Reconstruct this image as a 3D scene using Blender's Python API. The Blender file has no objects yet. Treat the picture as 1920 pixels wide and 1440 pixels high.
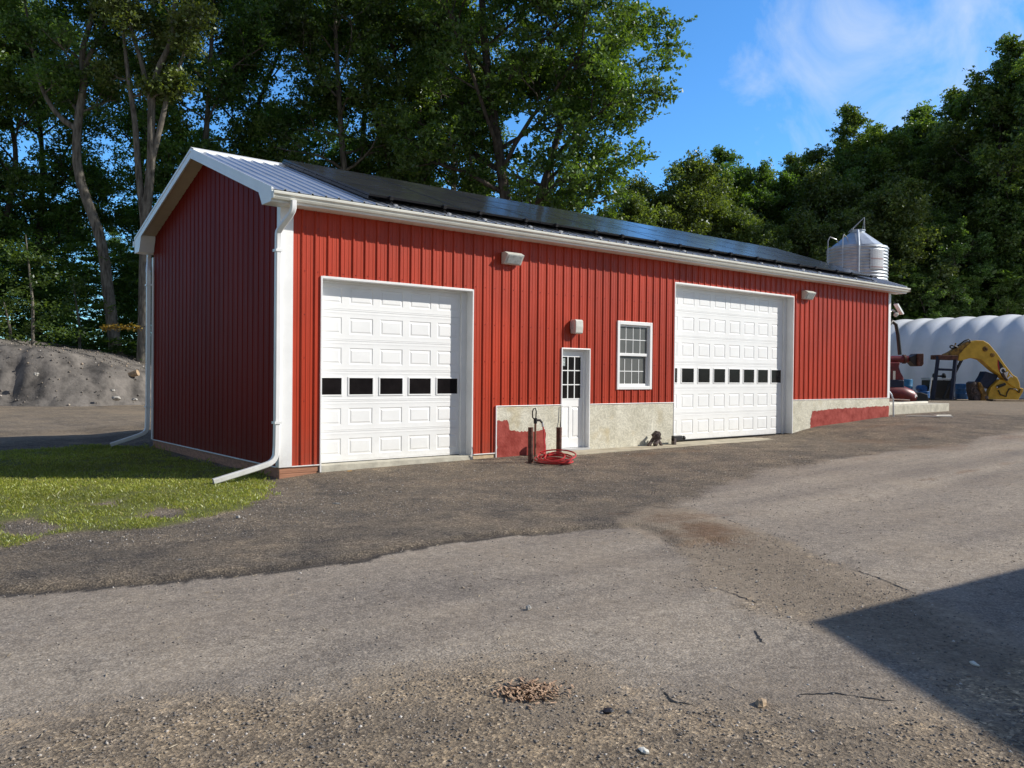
import bpy, math, random
import numpy as np
from mathutils import Vector, Matrix
random.seed(7)
rng = np.random.default_rng(11)
PI = math.pi
SC = bpy.context.scene
COL = SC.collection

# ------------------------------------------------------------------ camera model
CAM = np.array([-5.817, -12.504, 1.509])
YAW, PITCH, ROLL, FPX = 0.88705, -0.011222, 0.0097268, 1556.5
cy, sy = math.cos(YAW), math.sin(YAW)
FW = np.array([cy*math.cos(PITCH), sy*math.cos(PITCH), math.sin(PITCH)])
_r = np.array([sy, -cy, 0.0]); _u = np.cross(_r, FW)
RT = math.cos(ROLL)*_r + math.sin(ROLL)*_u
UP = -math.sin(ROLL)*_r + math.cos(ROLL)*_u
def at(px, py, dep):
    """survey helper: point seen at photo pixel px,py at distance dep along the view axis"""
    return CAM + dep*(FW + RT*(px-960)/FPX - UP*(py-720)/FPX)
def on_z(px, py, z):
    d = FW + RT*(px-960)/FPX - UP*(py-720)/FPX
    return CAM + d*(z-CAM[2])/d[2]

# ------------------------------------------------------------------ mesh helpers
class MB:
    def __init__(s): s.v = []; s.f = []
    def add(s, vs, fs):
        o = len(s.v); s.v += [tuple(map(float, v)) for v in vs]; s.f += [tuple(i+o for i in f) for f in fs]; return s
    def box(s, a, b):
        x0, y0, z0 = a; x1, y1, z1 = b
        if x0 > x1: x0, x1 = x1, x0
        if y0 > y1: y0, y1 = y1, y0
        if z0 > z1: z0, z1 = z1, z0
        return s.add([(x0,y0,z0),(x1,y0,z0),(x1,y1,z0),(x0,y1,z0),(x0,y0,z1),(x1,y0,z1),(x1,y1,z1),(x0,y1,z1)],
                     [(0,3,2,1),(4,5,6,7),(0,1,5,4),(1,2,6,5),(2,3,7,6),(3,0,4,7)])
    def obox(s, c, ax, ay, az):
        c = np.array(c, float); ax = np.array(ax, float); ay = np.array(ay, float); az = np.array(az, float)
        vs = [c+sx*ax+sy_*ay+sz*az for sz in (-1,1) for sy_ in (-1,1) for sx in (-1,1)]
        return s.add(vs, [(0,2,3,1),(4,5,7,6),(0,1,5,4),(1,3,7,5),(3,2,6,7),(2,0,4,6)])
    def bar(s, a, b, w, h, up=(0,0,1)):
        a = np.array(a, float); b = np.array(b, float); d = b-a; L = np.linalg.norm(d); d /= L
        u = np.array(up, float)
        if abs(np.dot(u, d)) > .98: u = np.array([0,1.0,0])
        x = np.cross(d, u); x /= np.linalg.norm(x); z = np.cross(x, d)
        return s.obox((a+b)/2, d*L/2, x*w/2, z*h/2)
    def tube(s, pts, rad, n=8, cap=True):
        pts = [np.array(p, float) for p in pts]
        if not hasattr(rad, '__len__'): rad = [rad]*len(pts)
        o = len(s.v); prev = None; vs = []
        for i, p in enumerate(pts):
            d = (pts[min(i+1, len(pts)-1)]-pts[max(i-1, 0)]); d = d/(np.linalg.norm(d)+1e-9)
            if prev is None:
                t = np.array([0,0,1.0]) if abs(d[2]) < .9 else np.array([1.0,0,0])
                x = np.cross(d, t)
            else: x = prev-d*np.dot(prev, d)
            x /= np.linalg.norm(x)+1e-9; prev = x; y = np.cross(d, x)
            for k in range(n):
                a = 2*PI*k/n; vs.append(p+rad[i]*(math.cos(a)*x+math.sin(a)*y))
        fs = []
        for i in range(len(pts)-1):
            for k in range(n):
                k2 = (k+1) % n; fs.append((i*n+k, i*n+k2, (i+1)*n+k2, (i+1)*n+k))
        if cap: fs.append(tuple(range(n))[::-1]); fs.append(tuple((len(pts)-1)*n+k for k in range(n)))
        return s.add(vs, fs)
    def prism(s, poly, origin, ex, ey, ez, th):
        """polygon in the ex,ey plane, thickness th along ez, centred"""
        O = np.array(origin, float); ex = np.array(ex, float); ey = np.array(ey, float); ez = np.array(ez, float)
        n = len(poly); vs = [O+ex*a+ey*b-ez*th/2 for a, b in poly]+[O+ex*a+ey*b+ez*th/2 for a, b in poly]
        fs = [tuple(range(n))[::-1], tuple(range(n, 2*n))]+[(i, (i+1) % n, n+(i+1) % n, n+i) for i in range(n)]
        return s.add(vs, fs)
    def lathe(s, prof, c, n=24, axis=(0,0,1)):
        c = np.array(c, float); d = np.array(axis, float); d /= np.linalg.norm(d)
        t = np.array([0,0,1.0]) if abs(d[2]) < .9 else np.array([1.0,0,0])
        x = np.cross(d, t); x /= np.linalg.norm(x); y = np.cross(d, x)
        vs = []; fs = []
        for r, h in prof:
            for k in range(n):
                a = 2*PI*k/n; vs.append(c+d*h+r*(math.cos(a)*x+math.sin(a)*y))
        for i in range(len(prof)-1):
            for k in range(n):
                k2 = (k+1) % n; fs.append((i*n+k, i*n+k2, (i+1)*n+k2, (i+1)*n+k))
        fs.append(tuple(range(n))[::-1]); fs.append(tuple((len(prof)-1)*n+k for k in range(n)))
        return s.add(vs, fs)
    def build(s, name, mat, parent=None, smooth=False, bevel=0, org=None):
        me = bpy.data.meshes.new(name)
        vs = s.v
        if org is None and parent is not None: org = parent.get('_o', (0,0,0))
        if org is not None: vs = [(v[0]-org[0], v[1]-org[1], v[2]-org[2]) for v in vs]
        me.from_pydata(vs, [], s.f); me.update()
        ob = bpy.data.objects.new(name, me); COL.objects.link(ob)
        me.materials.append(mat)
        if parent is not None: ob.parent = parent
        elif org is not None: ob.location = org
        import bmesh
        bm = bmesh.new(); bm.from_mesh(me); bmesh.ops.recalc_face_normals(bm, faces=bm.faces); bm.to_mesh(me); bm.free()
        if smooth:
            me.polygons.foreach_set('use_smooth', [True]*len(me.polygons))
            m = ob.modifiers.new('es', 'EDGE_SPLIT'); m.split_angle = math.radians(38)
        if bevel:
            m = ob.modifiers.new('bv', 'BEVEL'); m.width = bevel; m.segments = 2; m.limit_method = 'ANGLE'; m.harden_normals = False
        return ob

def np_mesh(name, V, F, mat, parent=None, smooth=False):
    me = bpy.data.meshes.new(name)
    V = np.asarray(V, np.float32); F = np.asarray(F, np.int32); n, k = F.shape
    me.vertices.add(len(V)); me.vertices.foreach_set('co', V.ravel())
    me.loops.add(n*k); me.loops.foreach_set('vertex_index', F.ravel())
    me.polygons.add(n); me.polygons.foreach_set('loop_start', np.arange(0, n*k, k, dtype=np.int32))
    me.polygons.foreach_set('loop_total', np.full(n, k, np.int32))
    if smooth: me.polygons.foreach_set('use_smooth', np.ones(n, bool))
    me.materials.append(mat); me.update(calc_edges=True)
    ob = bpy.data.objects.new(name, me); COL.objects.link(ob)
    if parent is not None: ob.parent = parent
    return ob

def tag(o, label=None, cat=None, group=None, kind=None):
    if label: o['label'] = label
    if cat: o['category'] = cat
    if group: o['group'] = group
    if kind: o['kind'] = kind
    return o
def thing(name, label, cat, org=(0,0,0), group=None):
    o = bpy.data.objects.new(name, None); COL.objects.link(o); o.empty_display_size = .2
    o.location = org; o['_o'] = [float(c) for c in org]
    return tag(o, label, cat, group)

# value noise in numpy
def vnoise(x, y, seed=0):
    xi = np.floor(x).astype(np.int64); yi = np.floor(y).astype(np.int64); fx = x-xi; fy = y-yi
    fx = fx*fx*(3-2*fx); fy = fy*fy*(3-2*fy)
    def h(a, b):
        n = (a*374761393+b*668265263+seed*982451653) & 0xffffffff
        n = ((n ^ (n >> 13))*1274126177) & 0xffffffff
        return ((n ^ (n >> 16)) & 0xffff)/65535.0
    return (h(xi, yi)*(1-fx)+h(xi+1, yi)*fx)*(1-fy)+(h(xi, yi+1)*(1-fx)+h(xi+1, yi+1)*fx)*fy
def fbm(x, y, oct=4, seed=0):
    a = 1.0; t = 0; s = 0
    for i in range(oct):
        t = t+a*vnoise(x*2**i, y*2**i, seed+i); s += a; a *= .5
    return t/s*2-1
def sstep(a, b, x):
    t = np.clip((x-a)/(b-a), 0, 1); return t*t*(3-2*t)

# ------------------------------------------------------------------ materials
def mat(name, col=(.5,.5,.5), rough=.6, metal=0, var=.0, vscale=3, bump=0, bscale=20, spec=.5, emis=None, col2=None, stretch=None, lo=.35, hi=.65):
    m = bpy.data.materials.new(name); m.use_nodes = True; nt = m.node_tree; N = nt.nodes; L = nt.links
    b = N['Principled BSDF']; b.inputs['Base Color'].default_value = (*col, 1)
    b.inputs['Roughness'].default_value = rough; b.inputs['Metallic'].default_value = metal
    b.inputs['Specular IOR Level'].default_value = spec
    if var or bump or col2:
        tc = N.new('ShaderNodeTexCoord'); src = tc.outputs['Object']
        if stretch:
            mp = N.new('ShaderNodeMapping'); mp.inputs['Scale'].default_value = stretch; L.new(src, mp.inputs[0]); src = mp.outputs[0]
        n = N.new('ShaderNodeTexNoise'); n.inputs['Scale'].default_value = vscale; n.inputs['Detail'].default_value = 8; n.inputs['Roughness'].default_value = .65
        L.new(src, n.inputs['Vector'])
        r = N.new('ShaderNodeValToRGB'); L.new(n.outputs[0], r.inputs[0])
        c1 = tuple(c*(1-var) for c in col); c2 = col2 or tuple(min(1, c*(1+var)) for c in col)
        r.color_ramp.elements[0].position = lo; r.color_ramp.elements[1].position = hi
        r.color_ramp.elements[0].color = (*c1, 1); r.color_ramp.elements[1].color = (*c2, 1)
        L.new(r.outputs[0], b.inputs['Base Color'])
        if bump:
            n2 = N.new('ShaderNodeTexNoise'); n2.inputs['Scale'].default_value = bscale; n2.inputs['Detail'].default_value = 6
            L.new(src, n2.inputs['Vector'])
            bp = N.new('ShaderNodeBump'); bp.inputs['Strength'].default_value = bump; bp.inputs['Distance'].default_value = .02
            L.new(n2.outputs[0], bp.inputs['Height']); L.new(bp.outputs[0], b.inputs['Normal'])
    return m

M = {}
M['red'] = mat('red_metal', (.44,.040,.010), .46, 0, .20, .8, .22, 2.2, spec=.35, stretch=(1,1,.35))
M['gable_red_shaded'] = mat('red_metal_shaded', (.17,.016,.010), .5, 0, .12, .8, 0, spec=.04, stretch=(1,1,.35))  # same red sheet, darkened: the gable's shade is put into the colour
def grime(m, z1=.9, col=(.17,.12,.09), amt=.45):
    """dust and mud splash that thins out with height"""
    nt = m.node_tree; N = nt.nodes; L = nt.links; b = N['Principled BSDF']; src = b.inputs['Base Color'].links[0].from_socket if b.inputs['Base Color'].links else None
    g = N.new('ShaderNodeNewGeometry'); sp = N.new('ShaderNodeSeparateXYZ'); L.new(g.outputs['Position'], sp.inputs[0])
    mr = N.new('ShaderNodeMapRange'); mr.inputs['From Min'].default_value = -.1; mr.inputs['From Max'].default_value = z1; mr.inputs['To Min'].default_value = 1; mr.inputs['To Max'].default_value = 0; L.new(sp.outputs[2], mr.inputs[0])
    n = N.new('ShaderNodeTexNoise'); n.inputs['Scale'].default_value = 7; n.inputs['Detail'].default_value = 8; n.inputs['Roughness'].default_value = .75; L.new(g.outputs['Position'], n.inputs['Vector'])
    r = N.new('ShaderNodeMapRange'); r.inputs['From Min'].default_value = .42; r.inputs['From Max'].default_value = .72; L.new(n.outputs[0], r.inputs[0])
    p = N.new('ShaderNodeMath'); p.operation = 'POWER'; p.inputs[1].default_value = 2.0; L.new(mr.outputs[0], p.inputs[0])
    q = N.new('ShaderNodeMath'); q.operation = 'MULTIPLY_ADD'; q.inputs[1].default_value = .7; q.inputs[2].default_value = .3; L.new(r.outputs[0], q.inputs[0])
    t = N.new('ShaderNodeMath'); t.operation = 'MULTIPLY'; L.new(p.outputs[0], t.inputs[0]); L.new(q.outputs[0], t.inputs[1])
    u = N.new('ShaderNodeMath'); u.operation = 'MULTIPLY'; u.inputs[1].default_value = amt; L.new(t.outputs[0], u.inputs[0])
    mx = N.new('ShaderNodeMixRGB'); mx.inputs[2].default_value = (*col, 1); L.new(u.outputs[0], mx.inputs[0])
    if src: L.new(src, mx.inputs[1])
    else: mx.inputs[1].default_value = b.inputs['Base Color'].default_value
    L.new(mx.outputs[0], b.inputs['Base Color'])
    return m
grime(M['red'], 1.3); grime(M['gable_red_shaded'], 1.0)
M['white'] = mat('white_trim', (.88,.88,.86), .38, 0, .05, 1.5)
M['door_white'] = mat('white_door', (.92,.92,.90), .4, 0, .03, 2)
grime(M['white'], .7, (.30,.26,.21), .5); grime(M['door_white'], .9, (.42,.38,.32), .45)
M['cream'] = mat('cream_gutter', (.80,.79,.70), .4, 0, .08, 2.5)
M['soffit'] = mat('soffit', (.62,.52,.42), .6, 0, .08, 3)
M['roof'] = mat('galvalume_roof', (.60,.63,.68), .33, .55, .10, 1.2)
M['galv'] = mat('galvanised', (.50,.54,.58), .45, .45, .18, 2.2, .1, 8)
M['panel'] = mat('solar_glass', (.046,.046,.050), .15, 0, .25, 1.2, spec=.5)
M['panel_frame'] = mat('black_aluminium', (.012,.012,.014), .4, .3)
M['dark'] = mat('dark_interior', (.01,.01,.01), .8)
M['glass'] = mat('dark_glass', (.012,.010,.010), .18, 0, .3, 4, spec=.16)
M['winglass'] = mat('screened_glass', (.13,.13,.12), .28, 0, .10, 2, spec=.5)
M['parge'] = mat('parged_concrete', (.68,.64,.50), .85, 0, .12, 2.2, .5, 9, spec=.2, col2=(.80,.765,.63))
M['concrete'] = mat('concrete', (.44,.39,.29), .9, 0, .25, 2.5, .3, 30, spec=.2)
M['palecon'] = mat('pale_concrete', (.52,.49,.40), .9, 0, .2, 3.5, .3, 30, spec=.2)
M['redpaint'] = mat('faded_red_paint', (.33,.045,.032), .8, 0, .25, 4, .4, 25, spec=.2, col2=(.42,.09,.07))
M['wood'] = mat('treated_wood', (.40,.19,.11), .8, 0, .3, 3, .3, 20, stretch=(.5,4,12))
M['palewood'] = mat('pale_wood', (.55,.42,.26), .8, 0, .25, 4, .2, 20)
M['boardwhite'] = mat('white_board', (.75,.72,.62), .7, 0, .1, 4)
M['rust'] = mat('rusty_steel', (.085,.035,.022), .75, .1, .5, 9, .4, 40, col2=(.17,.07,.045))
M['darkrust'] = mat('dark_rusty_iron', (.05,.035,.03), .7, .2, .5, 14, .6, 40, col2=(.16,.12,.11))
M['hose'] = mat('red_hose', (.52,.035,.035), .35, 0, .25, 8)
M['iron'] = mat('black_iron', (.02,.018,.018), .5, .2)
M['brass'] = mat('worn_brass', (.35,.22,.10), .5, .6, .3, 20)
M['brown_pipe'] = mat('brown_pipe', (.20,.09,.05), .6, .1, .4, 12)
M['silver'] = mat('pale_steel', (.6,.6,.6), .4, .5)
M['lampgrey'] = mat('light_housing', (.62,.62,.56), .5, 0, .1, 6)
M['lens'] = mat('light_lens', (.42,.46,.45), .12, 0, .25, 12, spec=.8)
M['yellow'] = mat('machine_yellow', (.66,.38,.025), .5, 0, .18, 2.6, .1, 12, col2=(.74,.45,.04))
M['dirtyyellow'] = mat('dirty_yellow', (.14,.075,.02), .8, 0, .5, 5, .6, 16, col2=(.40,.22,.04))
M['navy'] = mat('navy_steel', (.012,.018,.045), .5, .2, .3, 8)
M['blue'] = mat('blue_plastic', (.012,.10,.30), .45, 0, .2, 4)
M['paleblue'] = mat('pale_blue_plastic', (.02,.16,.33), .5, 0, .2, 4)
M['maroon'] = mat('dark_red_machine', (.13,.012,.014), .4, .1, .4, 5)
M['film'] = mat('white_film', (.84,.87,.90), .42, 0, .06, .6, spec=.4)
M['sticker'] = mat('sticker', (.16,.34,.36), .5, 0, .8, 60, col2=(.7,.75,.72))
M['black'] = mat('black_decal', (.012,.012,.012), .5)
M['decred'] = mat('red_decal', (.45,.02,.015), .5)
M['decwhite'] = mat('white_decal', (.8,.8,.8), .5)
M['soil'] = mat('dark_soil', (.11,.102,.095), .95, 0, .3, 1.3, 1.0, 9, spec=.1, col2=(.24,.218,.195))
M['stone'] = mat('pale_stone', (.42,.40,.36), .85, 0, .25, 6, .5, 20, spec=.2)
M['logwood'] = mat('cut_log', (.40,.29,.18), .8, 0, .3, 6)
M['chips'] = mat('bark_chips', (.34,.20,.12), .85, 0, .4, 30, col2=(.6,.4,.25))
M['yleaf'] = None

def bark_mat(name, a, b):
    return mat(name, a, .9, 0, .3, 5, .9, 14, spec=.15, col2=b, stretch=(1.6,1.6,.35))
M['bark_pale'] = bark_mat('pale_bark', (.10,.088,.072), (.26,.235,.195))
M['bark'] = bark_mat('dark_bark', (.055,.045,.037), (.14,.12,.10))

def leaf_mat(name, c1, c2, trans=.5, c3=None):
    m = bpy.data.materials.new(name); m.use_nodes = True; nt = m.node_tree; N = nt.nodes; L = nt.links
    for n in list(N): N.remove(n)
    out = N.new('ShaderNodeOutputMaterial'); geo = N.new('ShaderNodeNewGeometry'); r = N.new('ShaderNodeValToRGB')
    L.new(geo.outputs['Random Per Island'], r.inputs[0])
    r.color_ramp.elements[0].color = (*c1, 1); r.color_ramp.elements[1].color = (*c2, 1)
    if c3:
        r.color_ramp.elements[1].position = .93; e = r.color_ramp.elements.new(1.0); e.color = (*c3, 1)
    # tint that drifts through the crown and from tree to tree
    tc = N.new('ShaderNodeTexCoord'); nz = N.new('ShaderNodeTexNoise'); nz.inputs['Scale'].default_value = .45; nz.inputs['Detail'].default_value = 3
    L.new(tc.outputs['Object'], nz.inputs['Vector'])
    oi = N.new('ShaderNodeObjectInfo')
    mr = N.new('ShaderNodeMapRange'); mr.inputs['From Min'].default_value = .3; mr.inputs['From Max'].default_value = .7; mr.inputs['To Min'].default_value = .62; mr.inputs['To Max'].default_value = 1.35
    L.new(nz.outputs[0], mr.inputs[0])
    hs = N.new('ShaderNodeHueSaturation'); L.new(r.outputs[0], hs.inputs['Color']); L.new(mr.outputs[0], hs.inputs['Value'])
    mh = N.new('ShaderNodeMapRange'); mh.inputs['To Min'].default_value = .485; mh.inputs['To Max'].default_value = .515; L.new(oi.outputs['Random'], mh.inputs[0]); L.new(mh.outputs[0], hs.inputs['Hue'])
    d = N.new('ShaderNodeBsdfDiffuse'); t = N.new('ShaderNodeBsdfTranslucent'); g = N.new('ShaderNodeBsdfGlossy'); g.inputs['Roughness'].default_value = .42
    g.inputs['Color'].default_value = (.8,.85,.9,1)
    L.new(hs.outputs[0], d.inputs[0])
    tm = N.new('ShaderNodeMixRGB'); tm.blend_type = 'MULTIPLY'; tm.inputs[0].default_value = 1; tm.inputs[2].default_value = (1.3,1.25,.35,1)
    L.new(hs.outputs[0], tm.inputs[1]); L.new(tm.outputs[0], t.inputs[0])
    a = N.new('ShaderNodeMixShader'); a.inputs[0].default_value = trans; L.new(d.outputs[0], a.inputs[1]); L.new(t.outputs[0], a.inputs[2])
    b = N.new('ShaderNodeMixShader'); b.inputs[0].default_value = .045; L.new(a.outputs[0], b.inputs[1]); L.new(g.outputs[0], b.inputs[2])
    L.new(b.outputs[0], out.inputs[0]); return m
M['leaf'] = leaf_mat('green_leaves', (.060,.122,.030), (.18,.29,.062))
M['leaf_dark'] = leaf_mat('dark_leaves', (.070,.135,.036), (.205,.32,.075))
M['leaf_light'] = leaf_mat('light_leaves', (.085,.145,.038), (.19,.26,.075))
M['leaf_under'] = leaf_mat('understory_leaves', (.045,.10,.024), (.14,.23,.05))
M['yleaf'] = leaf_mat('yellow_leaves', (.22,.16,.02), (.36,.28,.05), .4)
M['grass'] = leaf_mat('grass_blades', (.22,.27,.035), (.46,.46,.10), .4, (.6,.48,.22))

# ------------------------------------------------------------------ ground
def lerp_tab(x, tab):
    return np.interp(x, [t[0] for t in tab], [t[1] for t in tab])
WALLG = [(-60,-.05),(-10,-.15),(-.6,-.20),(.3,-.12),(3.6,-.085),(5.4,-.075),(9,-.06),(13.7,-.035),(14.2,.03),(15.1,.15),(19.3,.34),(21,.33),(28,.40),(45,.50),(70,.6),(400,.6)]
FRONTG = [(-60,-.1),(-6,-.12),(2,-.12),(6,-.10),(14,.02),(25,.25),(40,.45),(400,.6)]
def gz(x, y):
    x = np.asarray(x, float); y = np.asarray(y, float)
    w = lerp_tab(x, WALLG); f = lerp_tab(x, FRONTG)
    t = sstep(0, 5.5, -y); z = w*(1-t)+f*t
    bk = sstep(8, 28, y)*(1-sstep(15, 30, x)); z = z*(1-bk)+.08*bk
    far = sstep(60, 200, np.hypot(x, y)); z = z*(1-far)+0.8*far
    return z
def gzf(x, y): return float(gz(x, y))

def axis_coords(lo, hi, fine, grow=1.12, far=600):
    a = list(np.arange(lo, hi, fine)); s = fine; v = hi
    while v < far: a.append(v); s *= grow; v += s
    b = []; s = fine*grow; v = lo-s
    while v > -far: b.append(v); s *= grow; v -= s
    return np.array(b[::-1]+a)
gx = axis_coords(-7.5, 9, .06); gy = axis_coords(-12.2, 1.0, .06)
GX, GY = np.meshgrid(gx, gy, indexing='ij')
X = GX.ravel(); Y = GY.ravel()

def poly_sd(x, y, poly):
    """signed distance, positive inside"""
    P = np.array(poly); n = len(P); ins = np.zeros(len(x), bool); dmin = np.full(len(x), 1e9)
    for i in range(n):
        ax, ay = P[i]; bx, by = P[(i+1) % n]
        dx, dy = bx-ax, by-ay
        t = np.clip(((x-ax)*dx+(y-ay)*dy)/(dx*dx+dy*dy+1e-12), 0, 1)
        dmin = np.minimum(dmin, np.hypot(x-ax-t*dx, y-ay-t*dy))
        c = ((ay > y) != (by > y)); 
        with np.errstate(divide='ignore', invalid='ignore'):
            xi = (bx-ax)*(y-ay)/((by-ay) if by != ay else 1e-12)+ax
        ins ^= c & (x < xi)
    return np.where(ins, dmin, -dmin)
def gp(px): return [tuple(on_z(a, b, -.12)[:2]) for a, b in px]
DRIVE = gp([(-500,1135),(0,1112),(180,1102),(370,1086),(470,1078),(640,1055),(740,1035),(960,1005),(1080,996),(1190,990),(1262,1020),(1310,1055),(1340,1095),(1410,1127),(1500,1165),(1640,1215),(1760,1275),(1830,1340),(1700,1315),(1560,1300),(1450,1302),(1240,1290),(1100,1270),(900,1225),(700,1240),(560,1285),(400,1300),(250,1335),(0,1365),(-500,1400)])
YARD = [tuple(on_z(a, b, -.08)[:2]) for a, b in [(1900,828),(1640,856),(1450,880),(1330,905),(1270,938),(1310,960),(1390,985),(1600,1070),(1730,1118),(1900,1200),(2300,1260)]]+[(30,-25),(60,-20),(60,-1)]
TAN = gp([(1150,985),(1190,955),(1290,950),(1390,985),(1600,1070),(1730,1118),(1900,1190),(1900,1280),(1700,1240),(1500,1165),(1410,1127),(1340,1095),(1310,1055),(1262,1020)])
BROWN = gp([(1240,1005),(1270,985),(1340,978),(1400,1000),(1380,1020),(1290,1025)])
TANF = gp([(960,1235),(1060,1215),(1160,1260),(1150,1330),(1050,1370),(940,1330)])
TANF2 = gp([(650,1270),(900,1240),(950,1330),(860,1390),(640,1400)])
GRASS = [(-9,-2.4),(-5.6,-3.5)]+gp([(20,1022),(90,1000),(180,992),(300,988),(370,968),(440,952),(495,925),(512,905)])+[(-.45,-.15),(-.45,7.0),(-1.2,8.2),(-3.2,7.3),(-9,6.4)]
BARE = [gp([(255,965),(300,945),(350,950),(330,970)]), gp([(0,975),(60,965),(130,985),(70,1005),(0,1000)]), gp([(150,940),(230,930),(215,945)])]
n1 = fbm(X*.9, Y*.9, 4, 3); n2 = fbm(X*3.1, Y*3.1, 4, 9); n3 = fbm(X*11, Y*11, 3, 21)
sdd = poly_sd(X, Y, DRIVE)+.06*n2+.10*n1+.02*n3
sdy = poly_sd(X, Y, YARD)+.30*n1+.12*n2
drive = sstep(-.05, .10, sdd); yard = sstep(-.35, .35, sdy)
# the far side of the drive has a sharp edge, the near side melts into loose gravel
near_side = sstep(-.4, .4, (Y+7.1)+(X+2.0)*.10)
sdn = poly_sd(X, Y, DRIVE)+.5*n1+.22*n2
drive = np.where((near_side > .5) | (X > 1.2), drive, sstep(-.75, .6, sdn))
light = np.maximum(drive, yard)
sdg = poly_sd(X, Y, GRASS)+.22*n2+.14*n1
for b in BARE: sdg = np.minimum(sdg, -poly_sd(X, Y, b)+.04*n2+.03)
grass = sstep(-.05, .12, sdg)
def grass_amount(x, y):
    m1 = fbm(x*.9, y*.9, 4, 3); m2 = fbm(x*3.1, y*3.1, 4, 9)
    s = poly_sd(x, y, GRASS)+.22*m2+.14*m1
    for b in BARE: s = np.minimum(s, -poly_sd(x, y, b)+.04*m2+.03)
    return s
tan = np.maximum.reduce([sstep(-.25, .3, poly_sd(X, Y, TAN)+.15*n2), .8*sstep(-.3, .3, poly_sd(X, Y, TANF)+.2*n2), .5*sstep(-.3, .3, poly_sd(X, Y, TANF2)+.2*n2), .33*sstep(-.05, .5, n1)*(Y < -.8), .8*sstep(-.1, .3, sdg+.0)*(1-grass)])
back = sstep(7.5, 10, Y)*(X < 6); tan = np.maximum(tan, .8*back*sstep(-.25, .3, fbm(X*.25, Y*1.1, 3, 5))); light = np.maximum(light, .45*back*sstep(11, 14, Y))
farr = sstep(21, 27, X)*(Y > -6); tan = np.maximum(tan, .6*farr); light = np.maximum(light, .35*farr)
brown = .75*sstep(-.35, .4, poly_sd(X, Y, BROWN)+.30*n2)
brown = np.maximum(brown, .45*sstep(.1, .5, fbm(X*.6+5, Y*.9, 3, 40))*(Y < -1)*(Y > -6.6)*(X > 1))
dcr = np.abs(sdd); edge = np.exp(-(np.clip(-sdd+.05, -.02, 9)/.09)**2)*(sdd < .07)*(near_side > .5)*sstep(.9, -.6, X)
Z = gz(X, Y)
Z += (.010*n1+.006*n2)*(np.hypot(X, Y) < 60)
Z += .035*(1-light)*(near_side > .5)*sstep(.0, .12, -sdd)*sstep(2.0, .1, -sdd)*(X < 3)*(X > -8)   # gravel lip along the pavement
Z += .004*n3*(1-drive)
Z += .02*grass
idx = np.arange(len(gx)*len(gy)).reshape(len(gx), len(gy))
F = np.stack([idx[:-1,:-1].ravel(), idx[1:,:-1].ravel(), idx[1:,1:].ravel(), idx[:-1,1:].ravel()], 1)

gm = bpy.data.materials.new('yard_ground'); gm.use_nodes = True
nt = gm.node_tree; N = nt.nodes; L = nt.links; B = N['Principled BSDF']; B.inputs['Roughness'].default_value = .93; B.inputs['Specular IOR Level'].default_value = .15
att = N.new('ShaderNodeAttribute'); att.attribute_name = 'masks'; sep = N.new('ShaderNodeSeparateColor'); L.new(att.outputs['Color'], sep.inputs[0])
att2 = N.new('ShaderNodeAttribute'); att2.attribute_name = 'masks_b'; sep2 = N.new('ShaderNodeSeparateColor'); L.new(att2.outputs['Color'], sep2.inputs[0])
tc = N.new('ShaderNodeTexCoord')
def noise(scale, det=6, ro=.6):
    n = N.new('ShaderNodeTexNoise'); n.inputs['Scale'].default_value = scale; n.inputs['Detail'].default_value = det; n.inputs['Roughness'].default_value = ro
    L.new(tc.outputs['Object'], n.inputs['Vector']); return n.outputs[0]
def ramp(src, stops):
    r = N.new('ShaderNodeValToRGB'); L.new(src, r.inputs[0]); e = r.color_ramp.elements
    e[0].position, e[0].color = stops[0][0], (*stops[0][1], 1); e[1].position, e[1].color = stops[-1][0], (*stops[-1][1], 1)
    for p, c in stops[1:-1]: q = e.new(p); q.color = (*c, 1)
    return r.outputs[0]
def mix(f, a, b, mode='MIX'):
    m = N.new('ShaderNodeMixRGB'); m.blend_type = mode
    for i, v in enumerate((f, a, b)):
        if hasattr(v, 'links') or hasattr(v, 'is_linked'): L.new(v, m.inputs[i])
        else: m.inputs[i].default_value = v if i == 0 else (*v, 1)
    return m.outputs[0]
def vor(scale, out='Color', feat='F1'):
    v = N.new('ShaderNodeTexVoronoi'); v.inputs['Scale'].default_value = scale; v.feature = feat; L.new(tc.outputs['Object'], v.inputs['Vector']); return v.outputs[out]
# gravel: voronoi stones each with its own grey
vs = vor(62); vsep = N.new('ShaderNodeSeparateColor'); L.new(vs, vsep.inputs[0])
grav = ramp(vsep.outputs[0], [(0,(.07,.066,.063)),(.4,(.175,.163,.150)),(.78,(.31,.285,.25)),(.92,(.36,.32,.265)),(1,(.6,.56,.5))])
fine = ramp(noise(150, 3, .8), [(.3,(.075,.070,.067)),(.7,(.25,.23,.21))])
grav = mix(.45, grav, fine)
grav = mix(1.0, grav, ramp(noise(1.1, 5), [(.3,(.66,.66,.68)),(.7,(1.38,1.28,1.14))]), 'MULTIPLY')
asph = ramp(noise(190, 3, .8), [(.25,(.17,.155,.143)),(.5,(.31,.28,.247)),(.78,(.48,.43,.375))])
asph = mix(1.0, asph, ramp(noise(.55, 5), [(.3,(.86,.84,.84)),(.7,(1.18,1.13,1.06))]), 'MULTIPLY')
v2 = vor(90); v2s = N.new('ShaderNodeSeparateColor'); L.new(v2, v2s.inputs[0])
asph = mix(.48, asph, ramp(v2s.outputs[0], [(0,(.10,.097,.095)),(.6,(.27,.25,.23)),(1,(.55,.50,.44))]))
tanc = ramp(noise(40, 6, .75), [(.3,(.22,.185,.145)),(.55,(.34,.285,.225)),(.75,(.47,.40,.32))])
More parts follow.
